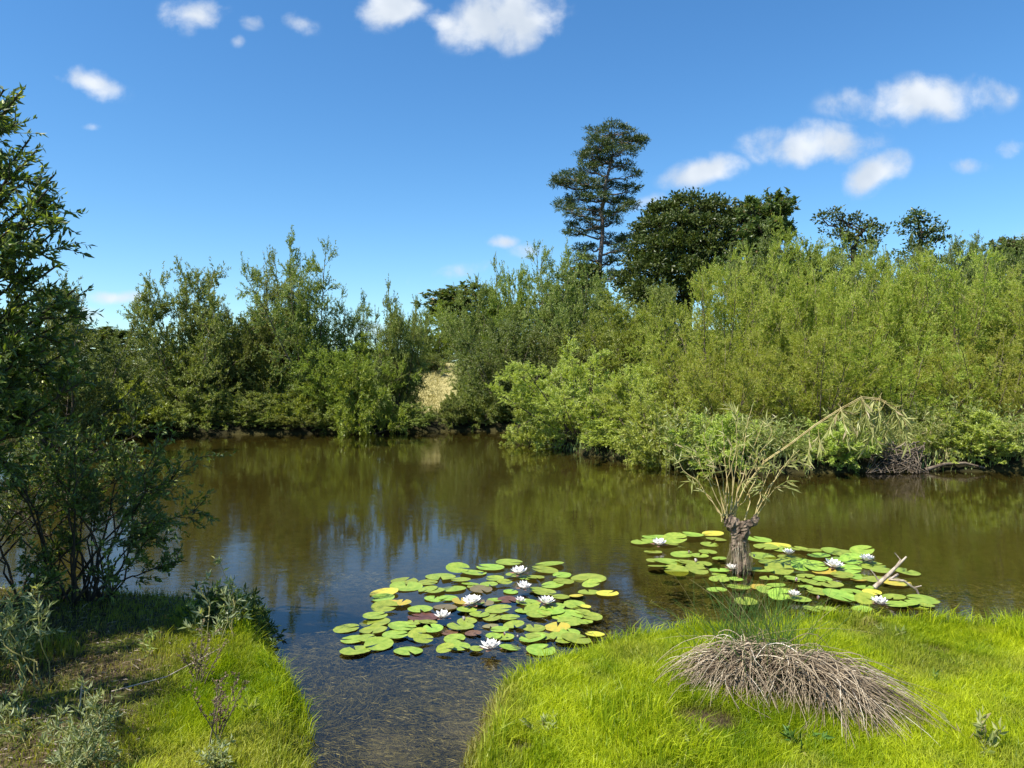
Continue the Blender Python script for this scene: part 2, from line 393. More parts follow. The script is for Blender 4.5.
def bare_left(x, y):
    """worn, littered ground under the near willows"""
    return sstep(-x - .22 * (y - 4.0) + .12 * wav(x, y, 5, 61), 1.6, 2.2)
def bare_right(x, y):
    v = np.zeros_like(x)
    for (px, py, r) in [(705, 722, .22), (938, 652, .12), (780, 655, .12), (872, 628, .10), (520, 745, .08)]:
        X, Y = onz(px, py, .12); v = np.maximum(v, 1 - sstep(np.hypot((x - X), (y - Y) * 1.3), r * .45, r))
    return v
def patch_fn(x, y, rng):
    p_ = .75 * bare_left(x, y) + bare_right(x, y) + .5 * sstep(wav(x, y, 5, 77), .05, .7) + .25 * sstep(wav(x, y, 14, 79), .3, .8) + (rng.random(len(x)) < .05) * 1.0
    edge = (1 - sstep(sdist(x, y), .0, .14)) * sstep(-y, -4.4, -3.9) * (x > -.5)
    return np.clip(p_ * (.5 + .8 * rng.random(len(x))) + edge * .7, 0, 1)
gr = grass_sheet('lush_grass', -5.2, 5.6, 2.4, 6.4, 27000, 11, (.040, .125), .0017,
                 keep=lambda x, y: np.clip(1 - .86 * bare_left(x, y) - .75 * bare_right(x, y), .08, 1) * (np.abs(x) < y * .75 + .6), patchf=patch_fn)
tag(gr, 'soft bright green grass covering both near banks', 'grass', kind='stuff')
gr3 = grass_sheet('shore_grass', -5.2, 5.6, 2.4, 6.4, 5200, 21, (.09, .24), .0024,
                  keep=lambda x, y: ((sdist(x, y) < .13 + .1 * wav(x, y, 6, 9)) | (wav(x, y, 3.3, 15) > .55)) * (np.abs(x) < y * .75 + .6) * (1 - .6 * bare_left(x, y)), patchf=patch_fn)
tag(gr3, 'longer tufts of grass leaning over the shoreline', 'grass', kind='stuff')
gr2 = grass_sheet('bank_grass', -14, 14, -2.5, 6.5, 700, 12, (.06, .16), .006, keep=lambda x, y: ((np.abs(x) > y * .75 + .5) | (y < 2.4)) * 1.0, patchf=patch_fn)
tag(gr2, 'coarser grass beside and behind the viewpoint', 'grass', kind='stuff')
me_dry = grass_sheet('dry_meadow_grass', -9, 1, 27.5, 46, 420, 13, (.05, .16), .012, mat='straw', keep=lambda x, y: np.clip(1.4 - np.abs(x / y + .105 + .02 * wav(x, y, .5, 31)) / .020, 0, 1))
tag(me_dry, 'straw coloured dry grass on the slope beyond the far bank', 'grass', kind='stuff')
def farbank(x, y): return (sdist(x, y) < .9) * (x > .5)
fb = grass_sheet('far_bank_grass', -22, 22, 12.5, 30, 250, 14, (.10, .30), .009, mat='herb', keep=farbank)
tag(fb, 'rank grass along the far shore under the bushes', 'grass', kind='stuff')

# litter (dry leaves and twigs) under the left willows, and submerged pondweed
rng = np.random.default_rng(5)
N = 16000; x = rng.uniform(-5.5, -1.3, N); y = rng.uniform(2.8, 6.2, N); k = (sdist(x, y) > 0) & (rng.random(N) < bare_left(x, y)); x, y = x[k], y[k]
P = np.stack([x, y, ground(x, y) + .012], 1); Dr = rng.normal(size=(len(x), 3)) * [1, 1, .15]
tag(obj('leaf_litter', leaf_mesh('leaf_litter', P, Dr, rng.uniform(.02, .07, len(x)), .008, rng, M['litter'], .7)), 'dry brown leaf litter under the near willows', 'leaf litter', kind='stuff')
def weed_patch(cx, cy, rx, ry, n, seed, L=(.025, .09)):
    r = np.random.default_rng(seed); a = r.uniform(0, 6.28, n); q_ = np.sqrt(r.random(n)); x = cx + np.cos(a) * q_ * rx; y = cy + np.sin(a) * q_ * ry
    k = sdist(x, y) < -.02; x, y = x[k], y[k]; zb = ground(x, y)
    z = np.maximum(zb, -.16) + (-.012 - np.maximum(zb, -.16)) * r.random(len(x)) ** .6
    aa = wav(x, y, 3, 4) * 2 + r.normal(size=len(x)) * .8
    return np.stack([x, y, z], 1), np.stack([np.cos(aa), np.sin(aa), r.normal(size=len(x)) * .12], 1), r.uniform(*L, len(x))
PP, DD, LL = [], [], []
for (cx_, cy_, rx, ry, n_) in [(-.55, 3.6, .8, 1.2, 9000), (-.6, 4.7, 1.1, .55, 4500), (-1.5, 6.9, .45, .35, 900), (-1.25, 5.2, .35, .35, 900),
                               (1.0, 5.85, .7, .4, 2600), (4.9, 6.4, 1.4, .5, 2200), (.2, 5.5, .8, .5, 1600), (2.5, 6.4, 1.6, .7, 1600)]:
    a_, b_, c_ = weed_patch(cx_, cy_, rx, ry, int(n_ * 3.6), len(PP)); PP.append(a_); DD.append(b_); LL.append(c_)
PP = np.concatenate(PP); DD = np.concatenate(DD); LL = np.concatenate(LL)
tag(obj('pondweed', leaf_mesh('pondweed', PP, DD, LL, .0035, np.random.default_rng(8), M['weed'])), 'brown submerged pondweed in the shallow channel', 'pondweed', kind='stuff')

# ------------------------------------------------------------------ trees
def rot_about(v, axis, ang):
    axis = axis / (np.linalg.norm(axis) + 1e-9)
    return v * math.cos(ang) + np.cross(axis, v) * math.sin(ang) + axis * np.dot(axis, v) * (1 - math.cos(ang))
def tilt(d, ang, rng):
    r = rng.normal(size=3); ax = np.cross(d, r); return rot_about(d, ax, ang)
class Plant:
    def __init__(s, seed): s.rng = np.random.default_rng(seed); s.lines = []; s.P = []; s.D = []; s.L = []
    def branch(s, p0, d0, length, r0, nseg=6, trop=0.0, wander=.12, r1=.25, droop=0.0):
        p = np.array(p0, float); d = np.array(d0, float); d /= np.linalg.norm(d); pts = [p.copy()]; ds = [d.copy()]
        st = length / nseg
        for i in range(nseg):
            d = d + s.rng.normal(size=3) * wander + np.array([0, 0, trop - droop * (i / nseg)]); d /= np.linalg.norm(d)
            p = p + d * st; pts.append(p.copy()); ds.append(d.copy())
        pts = np.array(pts); rad = np.linspace(r0, r0 * r1, nseg + 1)
        return pts, np.array(ds), rad
    def leaves_on(s, pts, ds, n, L, spread=.9, t0=.1):
        m = len(pts) - 1; tt = s.rng.uniform(t0, 1, n) * m; i = np.minimum(tt.astype(int), m - 1); f = (tt - i)[:, None]
        P_ = pts[i] * (1 - f) + pts[i + 1] * f; d = ds[i] + s.rng.normal(size=(n, 3)) * spread
        s.P.append(P_); s.D.append(d); s.L.append(L * s.rng.uniform(.6, 1.25, n))
    def meshes(s, name, woodmat, leafmat, ratio=.27, k=4, flat=0.0, wname='stems', lname='foliage'):
        wood = tube_mesh(wname, s.lines, woodmat, k)
        P_ = np.concatenate(s.P); D_2 = np.concatenate(s.D); L_ = np.concatenate(s.L)
        leaf = leaf_mesh(lname, P_, D_2, L_, L_ * ratio, s.rng, leafmat, flat)
        return wood, leaf

def bush(seed, H_, stems=14, spread=.55, side=11, twigs=5, nleaf=14, L=.09, trop=.05, sidelen=.34, r0=.035, start=.12, side_ang=.6, twiglen=.32, spire=0.0, lspread=.75, dome=0):
    """many-stemmed willow: stems arc up and out, side shoots, leafy twigs"""
    pl = Plant(seed); g = pl.rng
    for s_ in range(stems):
        a = s_ / stems * 6.283 + g.uniform(-.3, .3); til = spread * math.sqrt(g.random()) ; 
        if spire and s_ < 2: til *= .15
        hh = H_ * ((g.uniform(.93, 1.0) - .08 * til * til) if dome else (g.uniform(.80, 1.0) - .12 * til * til))
        if spire and s_ >= 2: hh *= 1 - spire * g.random()
        d = np.array([math.cos(a) * math.sin(til), math.sin(a) * math.sin(til), math.cos(til)])
        p0 = np.array([math.cos(a), math.sin(a), 0]) * g.uniform(.02, .18) * H_ * .3; p0[2] = -.15
        pts, ds, rad = pl.branch(p0, d, hh + .15, r0 * g.uniform(.6, 1.1), 9, trop * .5, .07)
        pl.lines.append((pts, rad))
        for b_ in range(side):
            t_ = start + (1 - start) * (b_ + g.random()) / side; i = min(int(t_ * 9), 8)
            pp = pts[i] + (pts[i + 1] - pts[i]) * (t_ * 9 - i)
            dd = tilt(ds[i], g.uniform(.5, 1.2) * side_ang / .6, g); ln = H_ * sidelen * (1.05 - .72 * t_) * g.uniform(.6, 1.2)
            q_, e_, ra = pl.branch(pp, dd, ln, rad[i] * .5, 5, trop * 1.6, .12); pl.lines.append((q_, ra))
            pl.leaves_on(q_, e_, int(nleaf * .8), L, .9, .3)
            for c_ in range(twigs):
                t2 = g.uniform(.15, 1); j = min(int(t2 * 5), 4)
                w_, u_, rb = pl.branch(q_[j] + (q_[j + 1] - q_[j]) * (t2 * 5 - j), tilt(e_[j], g.uniform(.3, .9), g), twiglen * g.uniform(.5, 1.3) * H_ / 5, .005, 3, trop * 2, .12)
                pl.leaves_on(w_, u_, nleaf, L, lspread)
                if c_ < 1: pl.lines.append((w_, rb))
        # leader
        pl.leaves_on(pts[6:], ds[6:], nleaf * 3, L, .7)
    return pl

PROTO = {}
def proto(key, pl, wood, leaf, ratio=.27, **kw): PROTO[key] = pl.meshes(key, M[wood], M[leaf], ratio, **kw)
for i in range(3):
    proto('willow%d' % i, bush(100 + i, 5.0, 28, .86, 15, 10, 22, .090, .04, .24, start=.03, side_ang=.75, twiglen=.42, lspread=.55, dome=1), 'bark', 'willow', .24)
for i in range(2):
    proto('bright%d' % i, bush(140 + i, 3.0, 28, 1.05, 14, 8, 20, .085, .06, .32, .03, .03, side_ang=.7, twiglen=.42, lspread=.6, dome=1), 'bark', 'sallow_bright', .26)
for i in range(3):
    proto('sallow%d' % i, bush(160 + i, 5.0, 18, .66, 16, 10, 24, .095, .03, .30, start=.03, side_ang=.8, twiglen=.45, spire=.25), 'bark', 'sallow', .32)
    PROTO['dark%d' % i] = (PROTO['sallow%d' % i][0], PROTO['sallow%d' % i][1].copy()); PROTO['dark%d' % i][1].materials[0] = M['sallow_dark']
    PROTO['young%d' % i] = (PROTO['sallow%d' % i][0], PROTO['sallow%d' % i][1].copy()); PROTO['young%d' % i][1].materials[0] = M['young']
for i in range(2):
    proto('spire%d' % i, bush(180 + i, 6.5, 9, .24, 26, 10, 22, .095, .03, .20, .05, .05, .8, .38, spire=.35), 'bark', 'sallow', .32)
for i in range(2):
    proto('low%d' % i, bush(190 + i, 1.8, 20, 1.15, 10, 6, 16, .10, .03, .40, .02, .02, twiglen=.6), 'bark', 'sallow', .32)
    PROTO['lowyoung%d' % i] = (PROTO['low%d' % i][0], PROTO['low%d' % i][1].copy()); PROTO['lowyoung%d' % i][1].materials[0] = M['young']
    PROTO['lowherb%d' % i] = (PROTO['low%d' % i][0], PROTO['low%d' % i][1].copy()); PROTO['lowherb%d' % i][1].materials[0] = M['sallow_bright']
PH = {'willow': 5.0, 'bright': 3.0, 'sallow': 5.0, 'dark': 5.0, 'young': 5.0, 'spire': 6.5, 'low': 1.8, 'lowyoung': 1.8, 'lowherb': 1.8, 'tree': 9.0}
# spreads (natural half width) measured from the meshes
def half_width(me):
    c = np.empty(len(me.vertices) * 3, np.float32); me.vertices.foreach_get('co', c); c = c.reshape(-1, 3)
    return float(np.percentile(np.hypot(c[:, 0], c[:, 1]), 93)), float(np.percentile(c[:, 2], 99.7))

def tree_proto(seed, H_):
    """single-trunk broadleaf with limbs and open top"""
    pl = Plant(seed); g = pl.rng
    pts, ds, rad = pl.branch((0, 0, -.2), (g.normal() * .05, g.normal() * .05, 1), H_ * .8, .17, 10, .02, .06, .2); pl.lines.append((pts, rad))
    for b_ in range(20):
        t_ = .22 + .78 * b_ / 19; i = min(int(t_ * 10), 9); ln = H_ * .34 * (1.1 - .6 * t_) * g.uniform(.7, 1.2)
        q_, e_, ra = pl.branch(pts[i], tilt(ds[i], g.uniform(.6, 1.15), g), ln, rad[i] * .5, 6, .08, .17); pl.lines.append((q_, ra))
        for c_ in range(9):
            j = g.integers(1, 6); w_, u_, rb = pl.branch(q_[j], tilt(e_[j], g.uniform(.4, 1.1), g), H_ * .11 * g.uniform(.5, 1.3), .02, 4, .06, .2); pl.lines.append((w_, rb))
            for dd_ in range(4):
                k_ = g.integers(1, 4); v_, x_, rc = pl.branch(w_[k_], tilt(u_[k_], g.uniform(.4, 1.0), g), H_ * .05, .008, 2, .03, .15)
                pl.leaves_on(v_, x_, 20, .22, .9)
    return pl
proto('tree0', tree_proto(301, 9.0), 'bark_dark', 'ash', .55); proto('tree1', tree_proto(302, 9.0), 'bark_dark', 'ash', .55)
DIM = {k: half_width(v[1]) for k, v in PROTO.items()}

def plant(key, px, D, top, wpx, name, label, cat, group=None, rz=0.0, z0=None):
    """stand a plant at distance D so that it rises to row `top` and is wpx wide"""
    X = (px - 512) / F * D
    zb = float(ground(np.array([X]), np.array([D]))[0]) if z0 is None else z0
    ht = H - (top - HZ) / F * D - zb
    hw, hh = DIM[key]; sz = ht / hh; sx = wpx / 2 / F * D / hw
    r = empty(name, (X, D, zb - .03), rz, (sx, sx, sz))
    tag(r, label, cat, group)
    wname, lname = ('trunk', 'crown') if key.startswith('tree') else ('stems', 'foliage')
    o1 = obj(wname, PROTO[key][0], r); o2 = obj(lname, PROTO[key][1], r)
    return r

LB = 'willows along the far left bank'; RB = 'willows massed on the right bank'; LOW = 'low bushes at the far waterline'; BG = 'taller trees behind the bushes'
rows = [
 # far left bank
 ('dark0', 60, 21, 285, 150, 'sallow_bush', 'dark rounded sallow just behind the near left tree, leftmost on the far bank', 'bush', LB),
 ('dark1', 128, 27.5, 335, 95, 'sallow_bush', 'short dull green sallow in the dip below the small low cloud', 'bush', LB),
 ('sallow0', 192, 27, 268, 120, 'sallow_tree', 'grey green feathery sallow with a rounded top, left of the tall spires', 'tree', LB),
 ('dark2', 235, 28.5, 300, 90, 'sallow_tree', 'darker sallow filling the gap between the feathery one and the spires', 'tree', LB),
 ('spire0', 270, 28, 255, 62, 'willow_tree', 'slim pointed willow, the shorter of the twin spires', 'tree', LB),
 ('spire1', 312, 27.5, 243, 80, 'willow_tree', 'tallest pale spire on the left bank with an airy top', 'tree', LB),
 ('dark1', 292, 29, 310, 90, 'sallow_bush', 'dark sallow low behind the two spires', 'bush', LB),
 ('spire0', 350, 28, 292, 46, 'willow_tree', 'thin dark pointed willow beside the notch of sky', 'tree', LB),
 ('young1', 345, 27, 338, 95, 'sallow_bush', 'fresh yellow green sallow below the notch of sky', 'bush', LB),
 ('sallow1', 399, 28, 290, 58, 'sallow_tree', 'grey leaved sallow just right of the notch of sky', 'tree', LB),
 ('young2', 440, 44, 306, 80, 'sallow_tree', 'bright sallow set back above the dry straw slope', 'tree', LB),
 ('sallow2', 484, 31, 266, 74, 'sallow_tree', 'sallow right of the straw slope with a ragged top', 'tree', LB),
 ('young0', 512, 31, 270, 80, 'sallow_tree', 'yellow green sallow in the middle of the rising treeline', 'tree', LB),
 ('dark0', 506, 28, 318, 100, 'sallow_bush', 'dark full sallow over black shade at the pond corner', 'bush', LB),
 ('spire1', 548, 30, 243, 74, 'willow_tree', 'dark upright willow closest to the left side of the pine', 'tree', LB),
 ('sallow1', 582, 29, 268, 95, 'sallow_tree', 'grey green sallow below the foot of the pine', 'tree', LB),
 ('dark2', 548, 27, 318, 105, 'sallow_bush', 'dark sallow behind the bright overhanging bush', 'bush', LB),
 ('young1', 628, 26, 298, 110, 'sallow_tree', 'mid green sallow between the pine and the yellow willows', 'tree', LB),
 ('sallow0', 662, 30, 285, 100, 'sallow_tree', 'sallow in front of the dark oak crown', 'tree', LB),
 # low waterline bushes on the left bank
 ('lowyoung0', 130, 25.2, 378, 90, 'sallow_shrub', 'low sunlit shrub at the far waterline, leftmost of its row', 'shrub', LOW),
 ('low1', 196, 25.6, 385, 80, 'sallow_shrub', 'low grey green shrub below the feathery sallow', 'shrub', LOW),
 ('lowyoung1', 300, 26.6, 378, 70, 'sallow_shrub', 'pale low shrub under the twin spires', 'shrub', LOW),
 ('lowyoung0', 360, 25.6, 366, 80, 'sallow_shrub', 'bright low shrub leaning to the water left of the straw slope', 'shrub', LOW),
 ('low0', 452, 26.9, 392, 40, 'sallow_shrub', 'small dark shrub in front of the straw slope', 'shrub', LOW),
 ('low1', 478, 27.4, 378, 60, 'sallow_shrub', 'grey shrub in the shade just right of the straw slope', 'shrub', LOW),
 ('low0', 80, 25.0, 392, 80, 'sallow_shrub', 'dark low shrub at the far waterline behind the near left bush', 'shrub', LOW),
 ('low0', 245, 26.0, 392, 80, 'sallow_shrub', 'dim low shrub at the far waterline between the feathery sallow and the spires', 'shrub', LOW),
 ('low1', 330, 26.2, 398, 60, 'sallow_shrub', 'dim low shrub left of the bright leaning shrub', 'shrub', LOW),
 ('low1', 405, 26.6, 402, 60, 'sallow_shrub', 'low dark shrub directly below the straw slope', 'shrub', LOW),
 ('low0', 275, 26.0, 405, 60, 'sallow_shrub', 'lowest dim shrub under the left spire', 'shrub', LOW),
 ('low1', 160, 25.3, 398, 70, 'sallow_shrub', 'dim low shrub second along the left waterline', 'shrub', LOW),
 ('low0', 505, 27.5, 385, 60, 'sallow_shrub', 'black shaded shrub at the pond corner', 'shrub', LOW),
 ('low1', 292, 25.9, 408, 60, 'sallow_shrub', 'smallest shrub overhanging the far shore under the right hand spire', 'shrub', LOW),
 ('dark2', 420, 37, 350, 62, 'sallow_bush', 'small bush at the top of the dry straw slope', 'bush', LB),
 # right side
 ('bright0', 582, 19.6, 345, 160, 'sallow_bush', 'bright green rounded sallow overhanging the water left of the willow mass', 'bush', RB),
 ('lowherb1', 535, 21.0, 402, 62, 'sallow_shrub', 'low leafy shrub where the right bank meets the far pond corner', 'shrub', RB),
 ('bright1', 655, 17.6, 375, 140, 'sallow_bush', 'light green bush between the overhanging sallow and the stump shoots', 'bush', RB),
 ('willow0', 712, 19, 272, 135, 'yellow_willow', 'yellow green willow at the left end of the big mass', 'willow', RB),
 ('willow1', 770, 20, 250, 130, 'yellow_willow', 'tall yellow willow below the right side of the oak', 'willow', RB),
 ('willow2', 832, 19.5, 262, 130, 'yellow_willow', 'yellow willow in the middle of the mass', 'willow', RB),
 ('willow0', 890, 20, 256, 130, 'yellow_willow', 'yellow willow under the small bent dark tree', 'willow', RB),
 ('willow1', 950, 19.3, 256, 135, 'yellow_willow', 'feathery yellow willow second from the right edge', 'willow', RB),
 ('willow2', 1018, 19, 266, 130, 'yellow_willow', 'greener yellow willow cut by the right edge of the photo', 'willow', RB),
 ('willow1', 1090, 18, 260, 150, 'yellow_willow', 'yellow willow out past the right edge', 'willow', RB),
 ('willow2', 728, 17, 334, 130, 'yellow_willow', 'lower yellow willow in front, above the stump shoots', 'willow', RB),
 ('willow0', 812, 17, 330, 140, 'yellow_willow', 'lower yellow willow in front, above the arching shoot', 'willow', RB),
 ('willow1', 900, 17, 337, 140, 'yellow_willow', 'lower yellow willow in front, right of the arching shoot', 'willow', RB),
 ('willow2', 985, 16.8, 332, 140, 'yellow_willow', 'lower yellow willow in front near the right edge', 'willow', RB),
 ('lowherb0', 612, 18.0, 418, 80, 'sallow_shrub', 'low leafy shrub spilling to the water below the overhanging sallow', 'shrub', RB),
 ('lowherb1', 668, 16.0, 408, 90, 'sallow_shrub', 'pale shrub trailing in the water left of the stump shoots', 'shrub', RB),
 ('lowherb0', 722, 14.9, 412, 90, 'sallow_shrub', 'pale shrub trailing in the water directly behind the stump', 'shrub', RB),
 ('lowherb1', 830, 15.1, 420, 80, 'sallow_shrub', 'pale shrub at the water edge under the arching shoot', 'shrub', RB),
 ('lowherb0', 965, 15.4, 410, 95, 'sallow_shrub', 'leafy shrub spilling down the bank above the fallen log', 'shrub', RB),
 ('sallow2', 928, 25, 262, 80, 'sallow_tree', 'dull sallow between the willow tops under the small dark tree', 'tree', RB),
 ('dark1', 772, 31, 236, 80, 'sallow_tree', 'dark green tree in the belt under the right shoulder of the oak', 'tree', BG),
 ('dark2', 893, 33, 243, 70, 'sallow_tree', 'dark green tree in the belt between the two crooked crowns', 'tree', BG),
 ('dark0', 958, 33, 242, 80, 'sallow_tree', 'dark green tree in the belt just right of the small flat topped tree', 'tree', BG),
 ('dark1', 1018, 34, 236, 90, 'sallow_tree', 'dark green tree in the belt at the right edge', 'tree', BG),
 # behind
 ('tree0', 742, 44, 205, 110, 'broadleaf_tree', 'leafy tree joined to the right shoulder of the oak', 'tree', BG),
 ('young1', 796, 31, 226, 105, 'sallow_tree', 'soft light green tree rising behind the yellow willows beside the oak', 'tree', BG),
 ('sallow1', 850, 30, 240, 90, 'sallow_tree', 'grey green sallow below the crooked bare twigs', 'tree', BG),
 ('dark2', 988, 38, 237, 90, 'broadleaf_tree', 'dull green tree low behind the willows at the right', 'tree', BG),
 ('tree0', 1050, 40, 232, 95, 'broadleaf_tree', 'dull tree behind the willows at the right edge', 'tree', BG),
 ('tree1', 470, 58, 285, 90, 'broadleaf_tree', 'distant tree seen behind the rising treeline', 'tree', BG),
 ('tree0', 560, 52, 262, 90, 'broadleaf_tree', 'distant leafy tree at the left foot of the pine', 'tree', BG),
 ('tree1', 90, 60, 325, 110, 'broadleaf_tree', 'distant tree behind the far left sallows', 'tree', BG),
 ('tree0', 225, 62, 330, 120, 'broadleaf_tree', 'distant tree behind the feathery sallow', 'tree', BG),
 ('tree1', 330, 62, 352, 110, 'broadleaf_tree', 'distant tree low behind the twin spires', 'tree', BG),
 ('tree0', 410, 60, 350, 110, 'broadleaf_tree', 'distant tree low behind the notch of sky', 'tree', BG),
]
for i, (key, px, D, top, wp, nm, lb, ct, gp) in enumerate(rows):
    plant(key, px, D, top, wp, nm, lb, ct, gp, rz=(i * 2.399) % 6.283)

# ---- crown from traced lobes with real depth (oak, pine)
def lobe_tree(name, trunk, lobes, D0, wood, leaf, seed, tufts=60, nl=9, L=.2, ratio=.5, depth=1.0, flat=0.0, upb=.2, rt=.3, label='', cat='tree', leafspread=.8, limb_r=.09):
    """trunk: [(px,py,r m)], lobes: [(px,py,rx px,ry px,dy m,density)]"""
    pl = Plant(seed); g = pl.rng
    base = np.array(at(trunk[0][0], trunk[0][1], D0)); base[2] = float(ground(np.array([base[0]]), np.array([D0]))[0]) - .1
    tp = [base] + [np.array(at(a, b, D0)) for a, b, _ in trunk[1:]]; tp = np.array(tp) - base; tr_ = np.array([c for _, _, c in trunk])
    tt = np.linspace(0, len(tp) - 1, len(tp) * 4); ti = np.minimum(tt.astype(int), len(tp) - 2); ff = (tt - ti)[:, None]
    TP = tp[ti] * (1 - ff) + tp[ti + 1] * ff; TR = tr_[ti] * (1 - ff[:, 0]) + tr_[ti + 1] * ff[:, 0]
    TP = TP + g.normal(size=TP.shape) * .04; pl.lines.append((TP, TR))
    for (px, py, rx, ry, dy, den) in lobes:
        Dl = D0 + dy; c = np.array(at(px, py, Dl)) - base; RX = rx / F * Dl; RZ = ry / F * Dl; RY = RX * depth
        # limb from trunk to lobe
        dist = np.linalg.norm(TP - c, axis=1) + np.maximum(0, TP[:, 2] - c[2] + RZ * .3) * 3; j = int(np.argmin(dist)); s0 = TP[j]
        m = 7; u = np.linspace(0, 1, m)[:, None]; end = c + np.array([0, 0, -RZ * .2])
        mid = (s0 + end) / 2 + np.array([0, 0, -.12 * np.linalg.norm(end - s0)]) + g.normal(size=3) * .15
        lp = (1 - u) ** 2 * s0 + 2 * u * (1 - u) * mid + u ** 2 * end; lp[1:-1] += g.normal(size=(m - 2, 3)) * .07
        pl.lines.append((lp, np.linspace(min(limb_r, TR[j] * .7), .03, m)))
        n_ = int(tufts * den * (rx * ry / 400) ** .8) + 6
        q_ = unit(g.normal(size=(n_, 3))); q_[:, 2] = q_[:, 2] + upb; q_ = unit(q_); rad = g.uniform(.35, 1.08, n_) ** .6
        bump = 1 + .22 * np.sin(q_[:, 0] * 5 + px) * np.cos(q_[:, 2] * 6 + py) + .1 * g.normal(size=n_)
        T = c + q_ * (rad * bump)[:, None] * np.array([RX, RY, RZ])
        for t_i in T:
            if g.random() < .35:
                k_ = lp[g.integers(3, m)]; mm = (k_ + t_i) / 2 + g.normal(size=3) * .08
                pl.lines.append((np.array([k_, mm, t_i]), np.array([.03, .018, .008])))
            dn = unit((t_i - c) + np.array([0, 0, .3 * RZ])); k2 = int(nl * g.uniform(.6, 1.4)) + 2
            pp = t_i + g.normal(size=(k2, 3)) * L * leafspread * np.array([1, 1, .55])
            pl.P.append(pp); pl.D.append(dn + g.normal(size=(k2, 3)) * .8); pl.L.append(L * g.uniform(.6, 1.2, k2))
    r = empty(name, tuple(base)); tag(r, label, cat)
    a_, b_ = pl.meshes(name, M[wood], M[leaf], ratio, 5, flat, 'trunk', 'crown')
    obj('trunk', a_, r); obj('crown', b_, r)
    return r

pine_l = [(612, 134, 26, 9, 0, 1.2), (630, 145, 17, 9, .6, 1.1), (640, 140, 7, 5, .3, 1), (600, 146, 16, 10, -.6, 1.2), (620, 152, 18, 8, -.8, .8), (592, 158, 14, 10, .4, 1.1), (588, 170, 12, 7, 0, 1),
          (602, 165, 15, 9, .8, .9), (625, 166, 11, 6, .3, .8), (632, 175, 8, 5, -.3, .7), (570, 180, 17, 8, 0, 1.2), (560, 184, 9, 5, .2, 1), (588, 184, 14, 8, -.8, 1.1), (610, 186, 12, 7, .9, .8), (628, 190, 10, 6, -.2, .9),
          (600, 197, 16, 7, -.9, 1), (578, 198, 16, 7, .5, 1), (564, 204, 9, 5, 0, 1), (622, 202, 13, 7, .6, 1), (630, 206, 9, 5, -.5, .9), (572, 212, 12, 6, -.5, .9), (592, 212, 13, 6, .7, .9), (615, 213, 13, 6, -.6, .9),
          (585, 222, 10, 4, -.3, .7), (578, 233, 13, 4, 0, .9), (592, 229, 8, 5, .5, .7), (612, 222, 10, 5, .4, .6), (571, 225, 6, 4, .2, .6), (585, 248, 13, 6, .5, .8), (580, 258, 14, 6, -.4, .9), (612, 240, 12, 6, .5, .8),
          (622, 250, 14, 7, -.4, .9), (610, 262, 12, 6, .6, .7), (628, 240, 10, 7, .8, .9), (588, 268, 14, 6, .3, .8), (618, 275, 14, 7, 0, .8)]
lobe_tree('pine_tree', [(599, 400, .22), (599, 290, .20), (600, 262, .18), (603, 235, .17), (602, 210, .15), (607, 180, .12), (613, 155, .09), (612, 138, .04)],
          [(a_, b_, c_ * .98, d_ * .74, e_ * 1.4, f_) for a_, b_, c_, d_, e_, f_ in pine_l], 55, 'bark_pine', 'pine', 401, 130, 26, .23, .26, 1.0, .25, .35, leafspread=.62, label='tall pine with layered dark crown and bare pinkish trunk above the treeline', limb_r=.10)
oak_l = [(690, 207, 28, 11, 0, 1.2), (664, 214, 18, 10, -.5, 1.2), (715, 210, 20, 11, .5, 1.2), (735, 222, 18, 12, 0, 1.1), (650, 228, 16, 10, 0, 1.2), (675, 226, 25, 12, -2, 1.2), (705, 228, 24, 12, -2, 1.2),
         (645, 245, 16, 11, -.5, 1.2), (668, 246, 24, 12, -2.5, 1.3), (698, 248, 25, 13, -2.5, 1.3), (730, 244, 22, 13, -1, 1.2), (637, 262, 14, 10, 0, 1.1), (655, 266, 22, 12, -2, 1.2), (685, 268, 26, 12, -3, 1.2), (715, 266, 24, 13, -2, 1.1),
         (630, 282, 16, 10, 0, 1.1), (650, 288, 22, 12, -2, 1.2), (680, 290, 25, 12, -2, 1.1), (640, 304, 20, 10, -.5, 1.0), (665, 310, 20, 10, -.5, .9), (752, 214, 15, 9, .5, .8), (772, 212, 13, 9, .2, .6), (786, 206, 8, 5, 0, .6), (765, 228, 20, 10, 0, .8), (745, 238, 18, 10, -1, .9)]
lobe_tree('oak_tree', [(685, 400, .5), (686, 330, .42), (688, 290, .36), (692, 250, .25), (696, 222, .12)], oak_l, 50, 'bark_dark', 'oak', 402, 95, 18, .26, .55, 1.0, .0, .25,
          label='broad dense dark oak to the right of the pine', limb_r=.16)

